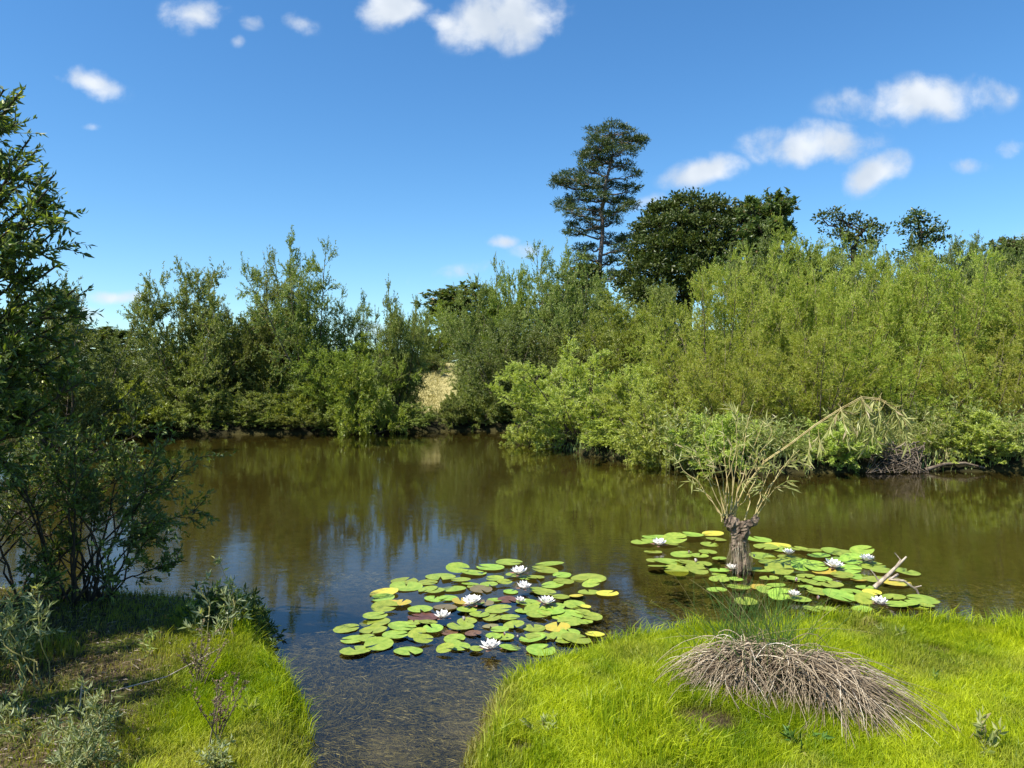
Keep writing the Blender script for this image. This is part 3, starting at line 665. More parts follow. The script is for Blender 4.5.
lobe_tree('broadleaf_tree', [(852, 400, .2), (850, 290, .17), (852, 255, .14), (858, 235, .10), (866, 226, .05)],
          [(822, 218, 7, 5, 0, .8), (836, 214, 9, 5, 0, .9), (846, 224, 9, 6, .5, .8), (858, 218, 4, 3, 0, .5), (864, 228, 5, 4, -.5, .6), (873, 224, 5, 4, 0, .6), (880, 232, 6, 5, 0, .8), (874, 242, 9, 6, 0, .9), (838, 234, 12, 7, 0, 1), (856, 244, 14, 8, 0, 1), (850, 256, 20, 8, 0, 1)],
          40, 'bark_dark', 'oak', 403, 60, 9, .19, .55, 1, 0, .2, label='thin topped tree with crooked half bare branches behind the willows', limb_r=.09)
lobe_tree('broadleaf_tree', [(921, 400, .2), (920, 290, .16), (919, 250, .13), (920, 232, .09), (918, 218, .04)],
          [(916, 214, 8, 4, 0, 1), (907, 222, 7, 5, 0, 1), (925, 221, 8, 5, 0, .9), (913, 230, 11, 6, 0, 1), (928, 233, 7, 4, 0, .8), (941, 229, 4, 5, 0, .7), (940, 240, 8, 4, 0, .9), (920, 243, 14, 6, 0, 1), (914, 254, 18, 8, 0, 1), (928, 262, 20, 8, 0, 1)],
          42, 'bark_dark', 'oak', 404, 65, 10, .19, .55, 1, 0, .2, label='small dark flat topped tree standing clear above the willow tops', limb_r=.09)
plant('dark1', -455, 3.7, -20, 480, 'sallow_bush', 'sallow bush out past the left edge that shades the littered ground', 'bush')

# ------------------------------------------------------------------ near left tree and shrubs
def near_tree():
    pl = Plant(501); g = pl.rng; D0 = 5.0
    base = np.array([-4.75, 4.9, float(ground(np.array([-4.75]), np.array([4.9]))[0])])
    for (bx, by, tx, ty, D_e, rr) in [(-.05, 0, 15, 96, 5.0, .035), (.1, .1, -60, 40, 5.2, .04), (.0, -.15, 48, 190, 4.7, .028), (-.2, .1, -120, 120, 4.6, .03), (.12, 0, 58, 265, 4.9, .026), (.1, .2, 70, 320, 5.4, .024),
                                      (.05, -.2, 10, 230, 4.4, .024), (.2, .2, 85, 380, 5.2, .02), (-.1, .3, -30, 170, 5.6, .03), (.1, 0, 40, 420, 4.7, .018), (-.1, .1, -5, 140, 4.7, .026), (.2, .1, 62, 225, 5.0, .022), (0, .2, 20, 330, 4.5, .02), (0, 0, -20, 60, 4.8, .03),
                                      (.1, -.1, 30, 300, 4.8, .02), (0, 0, 25, 88, 4.9, .024), (0, .1, 5, 90, 5.1, .024), (.1, 0, 38, 150, 4.8, .022), (0, 0, 55, 175, 5.1, .02), (0, 0, 20, 185, 4.9, .022), (0, .1, 45, 350, 5.1, .02), (.1, 0, 0, 380, 4.7, .018), (.1, .1, 25, 410, 5.2, .018), (0, 0, -40, 280, 5.0, .02), (0, .1, 70, 350, 5.5, .018), (.1, .1, 30, 140, 5.2, .02), (.1, 0, 75, 290, 5.2, .02), (0, 0, 15, 260, 5.3, .02), (0, .1, 35, 230, 5.3, .02)]:
        e = np.array(at(tx, ty, D_e)) - base; s0 = np.array([bx, by, -.1]); m = 12; u = np.linspace(0, 1, m)[:, None]
        mid = np.array([s0[0] + (e[0] - s0[0]) * .25, s0[1] + (e[1] - s0[1]) * .3, e[2] * .62])
        st = (1 - u) ** 2 * s0 + 2 * u * (1 - u) * mid + u ** 2 * e; st[1:-1] += g.normal(size=(m - 2, 3)) * .025
        ds = unit(np.gradient(st, axis=0)); ra = np.linspace(rr, .006, m); pl.lines.append((st, ra))
        for b_ in range(17):
            t_ = .28 + .72 * (b_ + g.random()) / 17; i = min(int(t_ * (m - 1)), m - 2)
            q_, e_, rb = pl.branch(st[i], tilt(ds[i], g.uniform(.5, 1.2), g), (.75 - .5 * t_) * g.uniform(.5, 1.15), .007, 6, .05, .15); pl.lines.append((q_, rb))
            pl.leaves_on(q_, e_, 16, .058, .8, .2)
            for c_ in range(6):
                j = g.integers(1, 6); w_, u_, rc = pl.branch(q_[j], tilt(e_[j], g.uniform(.4, 1.0), g), g.uniform(.08, .26), .003, 4, .04, .15); pl.lines.append((w_, rc))
                pl.leaves_on(w_, u_, 15, .058, .7)
        pl.leaves_on(st[7:], ds[7:], 90, .055, .8)
    r = empty('willow_tree', tuple(base)); tag(r, 'near dark sallow with small glossy leaves filling the left edge of the photo', 'tree')
    a_, b_ = pl.meshes('near', M['bark_dark'], M['near'], .34, 5, .0, 'trunk', 'crown'); obj('trunk', a_, r); obj('crown', b_, r)
near_tree()

def pixel_bush(name, label, cat, seed, basepts, tips, wood, leaf, L, side, twigs, nleaf, ratio=.3, start=.3, sl=.38, group=None, wander=.02, sag=.5, r=.010, spread=.7, parts=('stems', 'foliage')):
    """stems run from base points to tips given as (px,py,D)"""
    pl = Plant(seed); g = pl.rng; b0 = np.array(basepts[0], float)
    for k_, tp_ in enumerate(tips):
        s0 = np.array(basepts[k_ % len(basepts)], float) - b0; e = np.array(at(*tp_)) - b0; m = 10; u = np.linspace(0, 1, m)[:, None]
        mid = np.array([s0[0] + (e[0] - s0[0]) * .35, s0[1] + (e[1] - s0[1]) * .35, s0[2] + (e[2] - s0[2]) * (.5 + sag * .35)])
        st = (1 - u) ** 2 * s0 + 2 * u * (1 - u) * mid + u ** 2 * e; st[1:-1] += g.normal(size=(m - 2, 3)) * wander
        ds = unit(np.gradient(st, axis=0)); ln = np.linalg.norm(e - s0); rr = r * g.uniform(.7, 1.2); pl.lines.append((st, np.linspace(rr, rr * .25, m)))
        for b_ in range(side):
            t_ = start + (1 - start) * (b_ + g.random()) / side; i = min(int(t_ * (m - 1)), m - 2)
            q_, e_, rb = pl.branch(st[i], tilt(ds[i], g.uniform(.4, 1.1), g), ln * sl * (1.1 - .7 * t_) * g.uniform(.5, 1.2), rr * .35, 5, .04, .12); pl.lines.append((q_, rb))
            pl.leaves_on(q_, e_, nleaf, L, spread, .2)
            for c_ in range(twigs):
                j = g.integers(1, 5); w_, u_, rc = pl.branch(q_[j], tilt(e_[j], g.uniform(.4, 1.0), g), ln * sl * .4 * g.uniform(.5, 1.2), rr * .15, 3, .04, .12); pl.lines.append((w_, rc))
                pl.leaves_on(w_, u_, nleaf, L, spread)
        pl.leaves_on(st[max(1, int(start * m)):], ds[max(1, int(start * m)):], nleaf * 2, L, spread)
    rt_ = empty(name, tuple(b0)); tag(rt_, label, cat, group)
    a_, b_ = pl.meshes(name, M[wood], M[leaf], ratio, 5, 0, parts[0], parts[1]); obj(parts[0], a_, rt_); obj(parts[1], b_, rt_)
    return rt_
g_ = lambda px, py: (*onz(px, py, .1), .08)
rs = np.random.default_rng(900)
tips = [(rs.uniform(-70, 100), rs.uniform(425, 500), rs.uniform(5.0, 6.6)) for _ in range(17)] + [(rs.uniform(60, 185), rs.uniform(440, 540), rs.uniform(5.2, 6.6)) for _ in range(14)] + \
       [(212, 455, 6), (196, 470, 5.8), (150, 425, 6), (170, 520, 5.6), (205, 500, 5.9), (185, 560, 5.7), (130, 570, 5.2), (20, 560, 5.2), (60, 575, 5.0)]
pixel_bush('willow_bush', 'dark leafy willow bush with bare lower stems at the left water edge', 'bush', 510,
           [g_(88, 604), g_(100, 600), g_(72, 606), g_(60, 602), g_(20, 604), g_(-40, 602), g_(112, 600)], tips, 'bark_dark', 'near', .046, 8, 4, 8, .36, .50, .30)
tips = [(rs.uniform(-40, 75), rs.uniform(585, 650), rs.uniform(4.3, 4.7)) for _ in range(12)]
pixel_bush('willow_sapling', 'silvery leaved willow sprig on the left edge under the dark bush', 'shrub', 511, [g_(20, 690), g_(-10, 685), g_(45, 690)], tips, 'stem_green', 'silver', .05, 4, 1, 7, .26, .35, .3, r=.005)
tips = [(rs.uniform(-10, 60), rs.uniform(695, 735), rs.uniform(3.7, 4.0)) for _ in range(10)]
pixel_bush('willow_sapling', 'low silvery willow sprig in the bottom left corner', 'shrub', 512, [g_(20, 755), g_(40, 752)], tips, 'stem_green', 'silver', .045, 4, 1, 8, .24, .2, .4, r=.004)
tips = [(rs.uniform(50, 120), rs.uniform(690, 760), rs.uniform(3.1, 3.5)) for _ in range(13)] + [(104, 690, 3.4), (95, 700, 3.4)]
pixel_bush('willow_sapling', 'narrow leaved grey willow sprig at the bottom edge, left of the bright grass', 'shrub', 513, [g_(75, 790), g_(90, 788), g_(60, 785)], tips, 'stem_green', 'silver', .04, 4, 1, 8, .22, .2, .4, r=.004)
tips = [(rs.uniform(200, 232), rs.uniform(742, 760), rs.uniform(3.2, 3.4)) for _ in range(9)]
pixel_bush('grey_herb', 'small grey leafy herb at the bottom edge in the bright grass', 'plant', 514, [g_(216, 775)], tips, 'stem_green', 'silver', .022, 4, 0, 9, .35, .1, .4, r=.003)
tips = [(185, 600, 5.0), (205, 575, 5.1), (222, 560, 5.1), (238, 575, 5.2), (228, 610, 5.0), (210, 625, 4.9), (245, 600, 5.2), (195, 620, 4.9), (220, 590, 5.0)]
pixel_bush('willow_sapling', 'slender willow shoots rising at the tip of the left bank', 'shrub', 515, [g_(222, 652), g_(208, 650), g_(235, 648)], tips, 'stem_green', 'silver', .055, 4, 0, 6, .28, .3, .25, r=.005)
# dark root clump overhanging the water at the end of the left bank
tips = [(rs.uniform(185, 262), rs.uniform(592, 625), rs.uniform(5.2, 5.6)) for _ in range(22)] + [(272, 630, 5.3), (268, 622, 5.4), (278, 627, 5.35), (262, 612, 5.4)]
pixel_bush('sedge_clump', 'dark matted root and sedge clump at the end of the left bank', 'plant', 516, [g_(225, 640), g_(205, 640), g_(245, 640), g_(235, 634)], tips, 'roots', 'oak', .05, 7, 2, 8, .3, .1, .5, r=.006)
# dead dock stalks
def dock(px, py, hpx, seed, label):
    pl = Plant(seed); g = pl.rng; X, Y = onz(px, py, .1); b0 = np.array([X, Y, .08])
    for k_ in range(7):
        hh = hpx / F * Y * g.uniform(.6, 1.1); q_, e_, ra = pl.branch((g.normal() * .02, g.normal() * .02, 0), (g.normal() * .18, g.normal() * .18, 1), hh, .0035, 8, 0, .05); pl.lines.append((q_, ra))
        for i in range(3, 9):
            for _ in range(2):
                w_, u_, rc = pl.branch(q_[i], tilt(e_[i], .6, g), .04, .001, 2, .1, .1); pl.lines.append((w_, rc)); pl.leaves_on(w_, u_, 9, .012, 1.2)
    r = empty('dock_plant', tuple(b0)); tag(r, label, 'plant', 'dead seeding dock plants in the grass')
    a_, b_ = pl.meshes('dock', M['dockseed'], M['dockseed'], .6, 4, 0, 'stalks', 'seed_heads'); a_.materials[0] = M['bark']; obj('stalks', a_, r); obj('seed_heads', b_, r)
dock(200, 690, 62, 520, 'brown dead dock stalks below the slender willow shoots')
dock(212, 745, 85, 521, 'brown seeding dock stalks nearest the bottom edge in the bright grass')
# small herb at lower right, thistle by the heap
def rosette(px, py, z, seed, nst, hh, L, mat, name, label, cat='plant', ratio=.35):
    pl = Plant(seed); g = pl.rng; X, Y = onz(px, py, .1)
    for k_ in range(nst):
        q_, e_, ra = pl.branch((g.normal() * .02, g.normal() * .02, 0), (g.normal() * .6, g.normal() * .6, 1), hh * g.uniform(.6, 1.1), .002, 5, .0, .08); pl.lines.append((q_, ra)); pl.leaves_on(q_, e_, 9, L, .9, .15)
    r = empty(name, (X, Y, z)); tag(r, label, cat); a_, b_ = pl.meshes(name, M['stem_green'], M[mat], ratio, 4); obj('stems', a_, r); obj('leaves', b_, r)
rosette(985, 752, .08, 530, 9, .17, .05, 'herb', 'herb', 'small broad leaved herb in the bottom right of the grass')
rosette(803, 748, .08, 531, 8, .13, .05, 'rush_green', 'thistle', 'dark spiky thistle below the dead rush heap')
for i_, (px_, py_, lb_) in enumerate([(620, 700, 'flat dark leaved weed in the lawn left of the rush heap'), (545, 735, 'small weed in the lawn near the channel corner'), (945, 690, 'weed in the lawn right of the rush heap'), (890, 640, 'weed near the shore behind the rush heap'), (250, 720, 'weed in the bright grass of the left bank'), (700, 755, 'weed at the bottom edge below the bare patch')]):
    rosette(px_, py_, .09, 540 + i_, 7, .10, .045, 'herb' if i_ % 2 else 'young', 'herb', lb_)
rosette(148, 655, .08, 532, 5, .16, .05, 'herb', 'herb', 'lone pale herb in the shaded ground left of the bright grass')

# ------------------------------------------------------------------ rushes
def strands(name, curves, mat, wid, rng, k=3):
    """curves (n,m,3) -> thin tapered tubes as one mesh with a tint per strand"""
    n_, m, _ = curves.shape; T = unit(np.gradient(curves, axis=1)); A = unit(np.cross(T, np.array([.2, .3, .93]))); B = np.cross(T, A)
    ang = np.arange(k) / k * 6.283; rad = (wid * rng.uniform(.6, 1.3, n_))[:, None] * np.linspace(1, .35, m)[None]
    ring = curves[:, :, None, :] + (A[:, :, None, :] * np.cos(ang)[None, None, :, None] + B[:, :, None, :] * np.sin(ang)[None, None, :, None]) * rad[:, :, None, None]
    co = ring.reshape(-1, 3); b_ = (np.arange(n_) * m * k)[:, None, None] + (np.arange(m - 1) * k)[None, :, None]; j = np.arange(k)[None, None, :]; j2 = (j + 1) % k
    lp = np.stack([b_ + j, b_ + j2, b_ + k + j2, b_ + k + j], -1).reshape(-1)
    return raw_mesh(name, co, lp, np.arange(0, len(lp), 4), {'tint': np.repeat(rng.random(n_), m * k)}, True, M[mat])
def rush_heap():
    g = np.random.default_rng(601); X, Y = onz(785, 690, .12); base = np.array([X, Y, .09]); n_ = 1150; m = 9
    # the mat: bent stalks thrown out to both sides and towards the viewer from a humped crown
    # two crowns: one sheds its stalks to the left, the other long ones to the lower right
    isA = g.random(n_) < .45
    cx_ = np.where(isA, -.20, .10) + g.normal(size=n_) * .10; cy_ = np.where(isA, .06, -.08) + g.normal(size=n_) * .06
    P0 = np.stack([cx_, cy_, np.clip(.19 - .9 * (cx_ + .05) ** 2 + g.normal(size=n_) * .03, .04, .26)], 1)
    ang = np.where(isA, np.pi + .35 + g.normal(size=n_) * .55, -.85 + g.normal(size=n_) * .42)
    wild = g.random(n_) < .42; ang = np.where(wild, g.uniform(-np.pi, np.pi, n_), ang)
    L_ = np.where(wild, g.uniform(.15, .42, n_), np.where(isA, g.uniform(.18, .48, n_), g.uniform(.28, .64, n_)))
    u = np.linspace(0, 1, m)[None, :]; turn = (g.normal(size=n_) * .35)[:, None] * u
    rx = np.cos(ang[:, None] + turn) * L_[:, None] * u; ry = np.sin(ang[:, None] + turn) * L_[:, None] * u * .9
    lift = np.abs(g.normal(size=n_) * .05)[:, None]
    z = P0[:, 2:3] * (1 - u ** 1.9) + lift * np.sin(u * np.pi * .9) + .015 + .03 * g.random(n_)[:, None]
    c = np.stack([P0[:, :1] + rx, P0[:, 1:2] + ry, z], -1); c[:, 1:] += np.cumsum(g.normal(size=(n_, m - 1, 3)), 1) * np.array([.004, .004, .002])
    kink = g.random(n_) < .5; kk = g.normal(size=(n_, 1, 3)) * np.array([.05, .04, .02]) * kink[:, None, None]; c[:, 5:] += kk * np.linspace(.3, 1, m - 5)[None, :, None]
    c[..., 2] = np.maximum(c[..., 2], .012)
    r = empty('rush_tussock', tuple(base)); r.scale = (.92, .98, .95); tag(r, 'large heap of dead brown rushes flopped over the grass on the right bank', 'rush tussock')
    obj('dead_stalks', strands('dead_stalks', c, 'rush_dead', .0033, g), r)
    # humped core so that the grass does not show through
    import bmesh
    bm = bmesh.new(); bmesh.ops.create_icosphere(bm, subdivisions=4, radius=1)
    for v in bm.verts:
        x, y, z = v.co; nn = 1 + .12 * math.sin(x * 7 + y * 3) * math.cos(z * 6)
        v.co = (x * .30 * nn - .05, y * .14 * nn + .03, max(z, -.2) * .135 * nn)
    me = bpy.data.meshes.new('matted_core'); bm.to_mesh(me); bm.free(); me.materials.append(M['roots2']); obj('matted_core', me, r)
    # long green stalks rising behind
    n2 = 380; a = g.uniform(0, 6.283, n2); til = np.abs(g.normal(size=n2)) * .34; L2 = g.uniform(.25, .70, n2)
    u = np.linspace(0, 1, m)[None, :]; sx = (g.normal(size=n2) * .13)[:, None]; sy = np.where(g.random(n2) < .35, g.normal(size=n2) * .07, .30 + g.normal(size=n2) * .08)[:, None]
    c2 = np.stack([sx - .10 + np.cos(a)[:, None] * np.sin(til)[:, None] * L2[:, None] * u * (1 + .5 * u), sy + np.sin(a)[:, None] * np.sin(til)[:, None] * L2[:, None] * u, L2[:, None] * np.cos(til)[:, None] * (u - .12 * u ** 3) + .03], -1)
    obj('green_stalks', strands('green_stalks', c2, 'rush_green', .0024, g), r)
    # a few long pale arcs
    arcs = []
    for (x1, z1, x2, z2, dx) in [(-.45, .72, .05, .05, 0), (.62, .30, -.25, .28, .1), (-.62, .14, -.15, .2, .05), (.72, .10, .1, .26, -.05), (-.52, .62, .02, .1, .1), (.35, .50, .0, .1, 0), (-.12, .66, -.05, .1, 0), (-.75, .30, -.1, .22, .0)]:
        p0 = np.array([x2, .08, z2]); p2 = np.array([x1, .05 + dx, z1]); mid_ = (p0 + p2) / 2 + np.array([0, 0, .10]); uu = np.linspace(0, 1, m)[:, None]; arcs.append((1 - uu) ** 2 * p0 + 2 * uu * (1 - uu) * mid_ + uu ** 2 * p2)
    obj('long_stalks', strands('long_stalks', np.array(arcs), 'straw', .0022, g), r)
M['roots2'] = noise_mat('matted_core', (.05, .035, .02), (.15, .11, .07), 40, bump=.8)
rush_heap()
# loose dead stalks lying near the shoots on the left bank
def thin_poles(name, label, pts, mat, r, cat='stick', group=None):
    lines = [(np.array(p_, float), np.linspace(r, r * .5, len(p_))) for p_ in pts]
    o_ = obj(name, tube_mesh(name, lines, M[mat], 6)); tag(o_, label, cat, group); return o_
a = onz(166, 690, .1); thin_poles('twig', 'pale dead stalk leaning across the shaded ground on the left', [[(a[0] - .25, a[1] - .1, .13), (a[0], a[1], .17), (a[0] + .22, a[1] + .18, .26)]], 'deadwood', .004)
a = onz(78, 712, .1); thin_poles('twig', 'upright bleached twig in the shaded litter at lower left', [[(a[0], a[1], .08), (a[0] + .01, a[1], .18), (a[0] + .015, a[1] + .01, .27)]], 'deadwood', .005)

# ------------------------------------------------------------------ dead stump with shoots in the water
def stump():
    g = np.random.default_rng(701); D0 = 7.2; b0 = np.array([*onz(742, 572, 0), 0.0]); D0 = b0[1]
    A = lambda px, py, dy=0: np.array(at(px, py, D0 + dy)) - b0
    r = empty('willow_stump', tuple(b0)); tag(r, 'rotting willow stump standing in the water with pale sprouting shoots', 'tree stump')
    def limb(pts, rads, k=14, nz=.018, seed=0):
        pts = np.array(pts); tt = np.linspace(0, len(pts) - 1, len(pts) * 5); i = np.minimum(tt.astype(int), len(pts) - 2); f = (tt - i)[:, None]
        P_ = pts[i] * (1 - f) + pts[i + 1] * f; ra = np.array(rads)[i] * (1 - f[:, 0]) + np.array(rads)[i + 1] * f[:, 0]
        co, lp = tube_arrays([(P_, ra)], k)
        ang = np.tile(np.arange(k), len(P_)); zz = np.repeat(np.arange(len(P_)), k)
        cen = np.repeat(P_, k, 0); dv = co - cen; amp = 1 + .26 * np.sin(ang * 2.7 + seed) * np.cos(zz * .35 + ang) + .17 * g.normal(size=len(ang)); return cen + dv * amp[:, None], lp
    parts_ = [limb([A(744, 590), A(742, 572), A(739, 550), A(738, 535), A(733, 525), A(727, 517)], [.10, .085, .06, .055, .065, .045], 14, seed=1),
              limb([A(740, 545), A(746, 532, -.05), A(742, 522, -.05)], [.05, .045, .03], 10, seed=2), limb([A(736, 532), A(744, 526), A(754, 522), A(757, 516)], [.04, .035, .035, .025], 10, seed=3)]
    cos, lps, ba = [], [], 0
    for co, lp in parts_: cos.append(co); lps.append(lp + ba); ba += len(co)
    lp = np.concatenate(lps); obj('trunk', raw_mesh('trunk', np.concatenate(cos), lp, np.arange(0, len(lp), 4), None, False, M['stump']), r)
    # hairy dead roots hanging down the stump
    n_ = 110; m = 5; a_ = g.uniform(0, 6.283, n_); h0 = g.uniform(.10, .36, n_); u = np.linspace(0, 1, m)[None, :]
    rr = .07 + .02 * g.random(n_); cx_ = -.04 * (h0 / .5)
    c = np.stack([cx_[:, None] + np.cos(a_)[:, None] * (rr[:, None] + .05 * u), np.sin(a_)[:, None] * (rr[:, None] + .05 * u), np.maximum(h0[:, None] - u * .3, -.03)], -1) + g.normal(size=(n_, m, 3)) * .006
    obj('hanging_roots', strands('hanging_roots', c, 'rush_dead', .0016, g), r)
    # shoots
    pl = Plant(702); pl.rng = g
    tips = [((724, 518), (690, 452), 0), ((726, 516), (704, 436), .2), ((728, 516), (716, 452), -.2), ((728, 518), (722, 420), .1), ((730, 518), (738, 418), -.1), ((731, 518), (741, 440), .2),
            ((733, 518), (762, 425), .1), ((734, 520), (772, 432), -.2), ((755, 518), (800, 450), .2), ((756, 518), (790, 462), -.1), ((754, 520), (770, 470), .1), ((723, 520), (683, 470), .2),
            ((730, 520), (750, 470), -.2), ((729, 520), (712, 480), 0), ((745, 520), (765, 455), .15), ((757, 520), (778, 486), -.2), ((722, 522), (698, 488), .1), ((735, 520), (752, 408), .2), ((727, 520), (732, 446), 0), ((732, 520), (755, 492), -.1)]
    for (s_, e_, dy) in tips:
        p0 = A(*s_); p2 = A(e_[0], e_[1], dy); mid_ = (p0 + p2) / 2 + np.array([(p0[0] - p2[0]) * .12, 0, .06]); u = np.linspace(0, 1, 9)[:, None]
        st = (1 - u) ** 2 * p0 + 2 * u * (1 - u) * mid_ + u ** 2 * p2; st[1:-1] += g.normal(size=(7, 3)) * .008; pl.lines.append((st, np.linspace(.0065, .0022, 9)))
        ds = unit(np.gradient(st, axis=0)); pl.leaves_on(st[6:], ds[6:] - np.array([0, 0, .25]), 3, .10, .6, 0)
        for _ in range(int(g.integers(0, 6))):
            i = g.integers(5, 9); q_, e2, ra = pl.branch(st[i], tilt(ds[i], .6, g), .16, .002, 4, -.02, .15, droop=.5); pl.lines.append((q_, ra)); pl.leaves_on(q_, e2 - np.array([0, 0, .3]), 5, .11, .45)
    # the long arching one
    for off in (0, .012):
        P_ = np.array([A(731, 518), A(745, 488), A(765, 462), A(790, 445, -.1), A(815, 426, -.15), A(840, 410, -.2), A(862, 398, -.2), A(880, 400, -.2), A(895, 408, -.2)]) + np.array([0, 0, off])
        pl.lines.append((P_, np.linspace(.0065, .0035, 9)))
    ds = unit(np.gradient(P_, axis=0))
    for i, nn in ((4, 2), (5, 4), (6, 8), (7, 8), (8, 8)):
        for _ in range(nn):
            q_, e2, ra = pl.branch(P_[i] + g.normal(size=3) * .03, (g.normal() * .35, g.normal() * .35, -.6), g.uniform(.2, .45), .0025, 6, -.08, .08); pl.lines.append((q_, ra)); pl.leaves_on(q_, e2, 16, .12, .35)
    a_, b_ = pl.meshes('stump', M['shoot'], M['reed'], .15, 5, 0, 'shoots', 'leaves'); obj('shoots', a_, r); obj('leaves', b_, r)
stump()
# driftwood
A = lambda px, py, D: at(px, py, D)
z_ = onz(880, 591)[1]
def drift():
    D0 = z_; L_ = [([A(875, 588, D0), A(888, 576, D0), A(898, 566, D0), A(907, 557, D0)], .022, .008), ([A(896, 568, D0), A(901, 560, D0 + .1), A(895, 553, D0 + .1)], .010, .005),
                   ([A(898, 575, D0), A(890, 580, D0 - .1), A(904, 581, D0 - .1), A(917, 590, D0 - .1), A(920, 597, D0 - .1)], .012, .009), ([A(881, 584, D0), A(875, 575, D0), A(871, 570, D0)], .008, .004), ([A(915, 588, D0 - .1), A(922, 586, D0 - .1)], .008, .004)]
    lines = [(np.array(p_), np.linspace(a_, b_, len(p_))) for p_, a_, b_ in L_]
    o_ = obj('driftwood', tube_mesh('driftwood', lines, M['deadwood'], 7)); tag(o_, 'bleached forked branch poking out of the right lily patch', 'branch')
drift()

# ------------------------------------------------------------------ water lilies
def pad_mesh(seed, curl, mat):
    g = np.random.default_rng(seed); k = 28; notch = .16; rings = [0.0, .35, .7, .93, 1.0]; co = []; a = np.linspace(notch, 2 * np.pi - notch, k)
    ecc = 1 + .05 * np.sin(a * 2 + seed) + .015 * g.normal(size=k)
    for q_ in rings:
        x = np.cos(a) * q_ * ecc; y = np.sin(a) * q_ * ecc; z = .012 * np.sin(a * 3 + seed) * q_ ** 2 + curl * max(0, q_ - .7) * (1 + .6 * np.sin(a + seed)) + .006 * q_
        z = z + (.05 * curl * 3) * np.exp(-((a - np.pi) ** 2) * 2) * q_ ** 3
        co.append(np.stack([x, y, z], 1))
    co = np.concatenate(co); lp = []
    for r_ in range(len(rings) - 1):
        for j in range(k - 1): lp += [r_ * k + j, (r_ + 1) * k + j, (r_ + 1) * k + j + 1, r_ * k + j + 1]
    me = raw_mesh('lily_pad', co, lp, np.arange(0, len(lp), 4), None, True, mat); me.update(); return me
def pad_mat(name, c1, c2, c3, vein):
    m = bpy.data.materials.new(name); m.use_nodes = True; t = NT(m.node_tree); t.n.clear(); tcn = t.node('ShaderNodeTexCoord'); oi = t.node('ShaderNodeObjectInfo')
    va = t.node('ShaderNodeVectorMath', operation='ADD'); t.link(tcn.outputs['Object'], va.inputs[0]); cb = t.node('ShaderNodeCombineXYZ'); t.link(t.math('MULTIPLY', oi.outputs['Random'], 40), cb.inputs[0]); t.link(cb.outputs[0], va.inputs[1])
    f = t.noise(va.outputs[0], 2.2, 4, .6); col = t.mix(t.ramp(f, .3, .7), c1, c2); g2 = t.noise(va.outputs[0], 9, 3, .6); col = t.mix(t.ramp(g2, .62, .72), col, c3)
    sp = t.node('ShaderNodeSeparateXYZ'); t.link(tcn.outputs['Object'], sp.inputs[0]); an = t.math('ARCTAN2', sp.outputs[1], sp.outputs[0]); vn = t.math('ABSOLUTE', t.math('SINE', t.math('MULTIPLY', an, 8)))
    col = t.mix(t.ramp(vn, 0.0, .12, .45, 0), col, vein)
    hs = t.node('ShaderNodeHueSaturation'); t.link(col, hs.inputs['Color']); t.link(t.ramp(oi.outputs['Random'], 0, 1, .475, .52, False), hs.inputs['Hue']); t.link(t.ramp(oi.outputs['Random'], 0, 1, .8, 1.2, False), hs.inputs['Value'])
    p_ = t.node('ShaderNodeBsdfPrincipled'); t.link(hs.outputs[0], p_.inputs['Base Color']); p_.inputs['Roughness'].default_value = .42; p_.inputs['Specular IOR Level'].default_value = .35
    b_ = t.node('ShaderNodeBump'); b_.inputs['Strength'].default_value = .25; b_.inputs['Distance'].default_value = .01; t.link(f, b_.inputs['Height']); t.link(b_.outputs[0], p_.inputs['Normal'])
    o_ = t.node('ShaderNodeOutputMaterial'); t.link(p_.outputs[0], o_.inputs[0]); return m
PM = {'g': pad_mat('pad_green', (.15, .24, .025), (.26, .34, .045), (.36, .37, .05), (.30, .40, .09)),
      'y': pad_mat('pad_yellow', (.52, .38, .04), (.30, .33, .05), (.55, .22, .02), (.5, .45, .1)),
      'r': pad_mat('pad_red', (.075, .035, .022), (.14, .065, .04), (.12, .09, .03), (.16, .08, .05)),
      'b': pad_mat('pad_bronze', (.14, .13, .06), (.20, .16, .07), (.10, .06, .03), (.22, .18, .09))}
PMESH = {k: [pad_mesh(i + 10 * j, [.0, .05, .12, .22, .03, .08][i], m_) for i in range(6)] for j, (k, m_) in enumerate(PM.items())}
c1 = """83,281,84;113,355,92;105,318,70;150,316,60;187,337,92;170,290,84;175,262,90;175,247,70;262,278,92;240,305,80;310,309,60;282,353,88;330,325,60;205,170,90,y;200,188,74;215,206,80,y;260,204,66,y;205,222,80;270,130,90;275,150,94;345,135,60;345,160,60;320,224,74;385,118,90;370,165,60;365,187,60;330,246,90,r;345,265,60;360,288,70;400,215,70,b;425,155,84;440,97,74;410,185,60;450,197,60,y;400,357,60;445,343,66;430,315,70;415,295,50,r;450,280,80;470,258,60;510,240,66;490,300,50,r;500,352,46;490,105,80;545,88,84;605,73,76;560,125,60;540,145,60;500,150,60;515,160,70,b;480,140,50;560,190,50;570,225,80;600,190,60,r;610,165,50;550,250,60;605,250,66;545,275,50,b;620,275,66;575,290,60;590,310,60;555,310,50;608,342,64;620,115,50;660,120,50;735,78,84;720,97,80;690,120,56;700,160,60;720,170,70;770,185,60;745,145,70;775,115,60;780,135,66;820,178,44,y;665,200,70;700,220,90;650,225,50;700,240,80;740,230,80;760,215,50;815,205,70;860,122,104;870,145,60;860,165,64;920,172,66,y;850,215,34,y;770,240,70;800,240,80;800,262,80;870,250,70;760,278,86,y;685,280,72;700,310,80;680,315,88;760,310,60;800,300,60;820,318,90;880,300,60,y;707,352,94;780,325,50;850,265,50;840,232,50;470,225,60;500,205,50;300,265,50;450,130,60;590,140,46;530,205,50,b"""
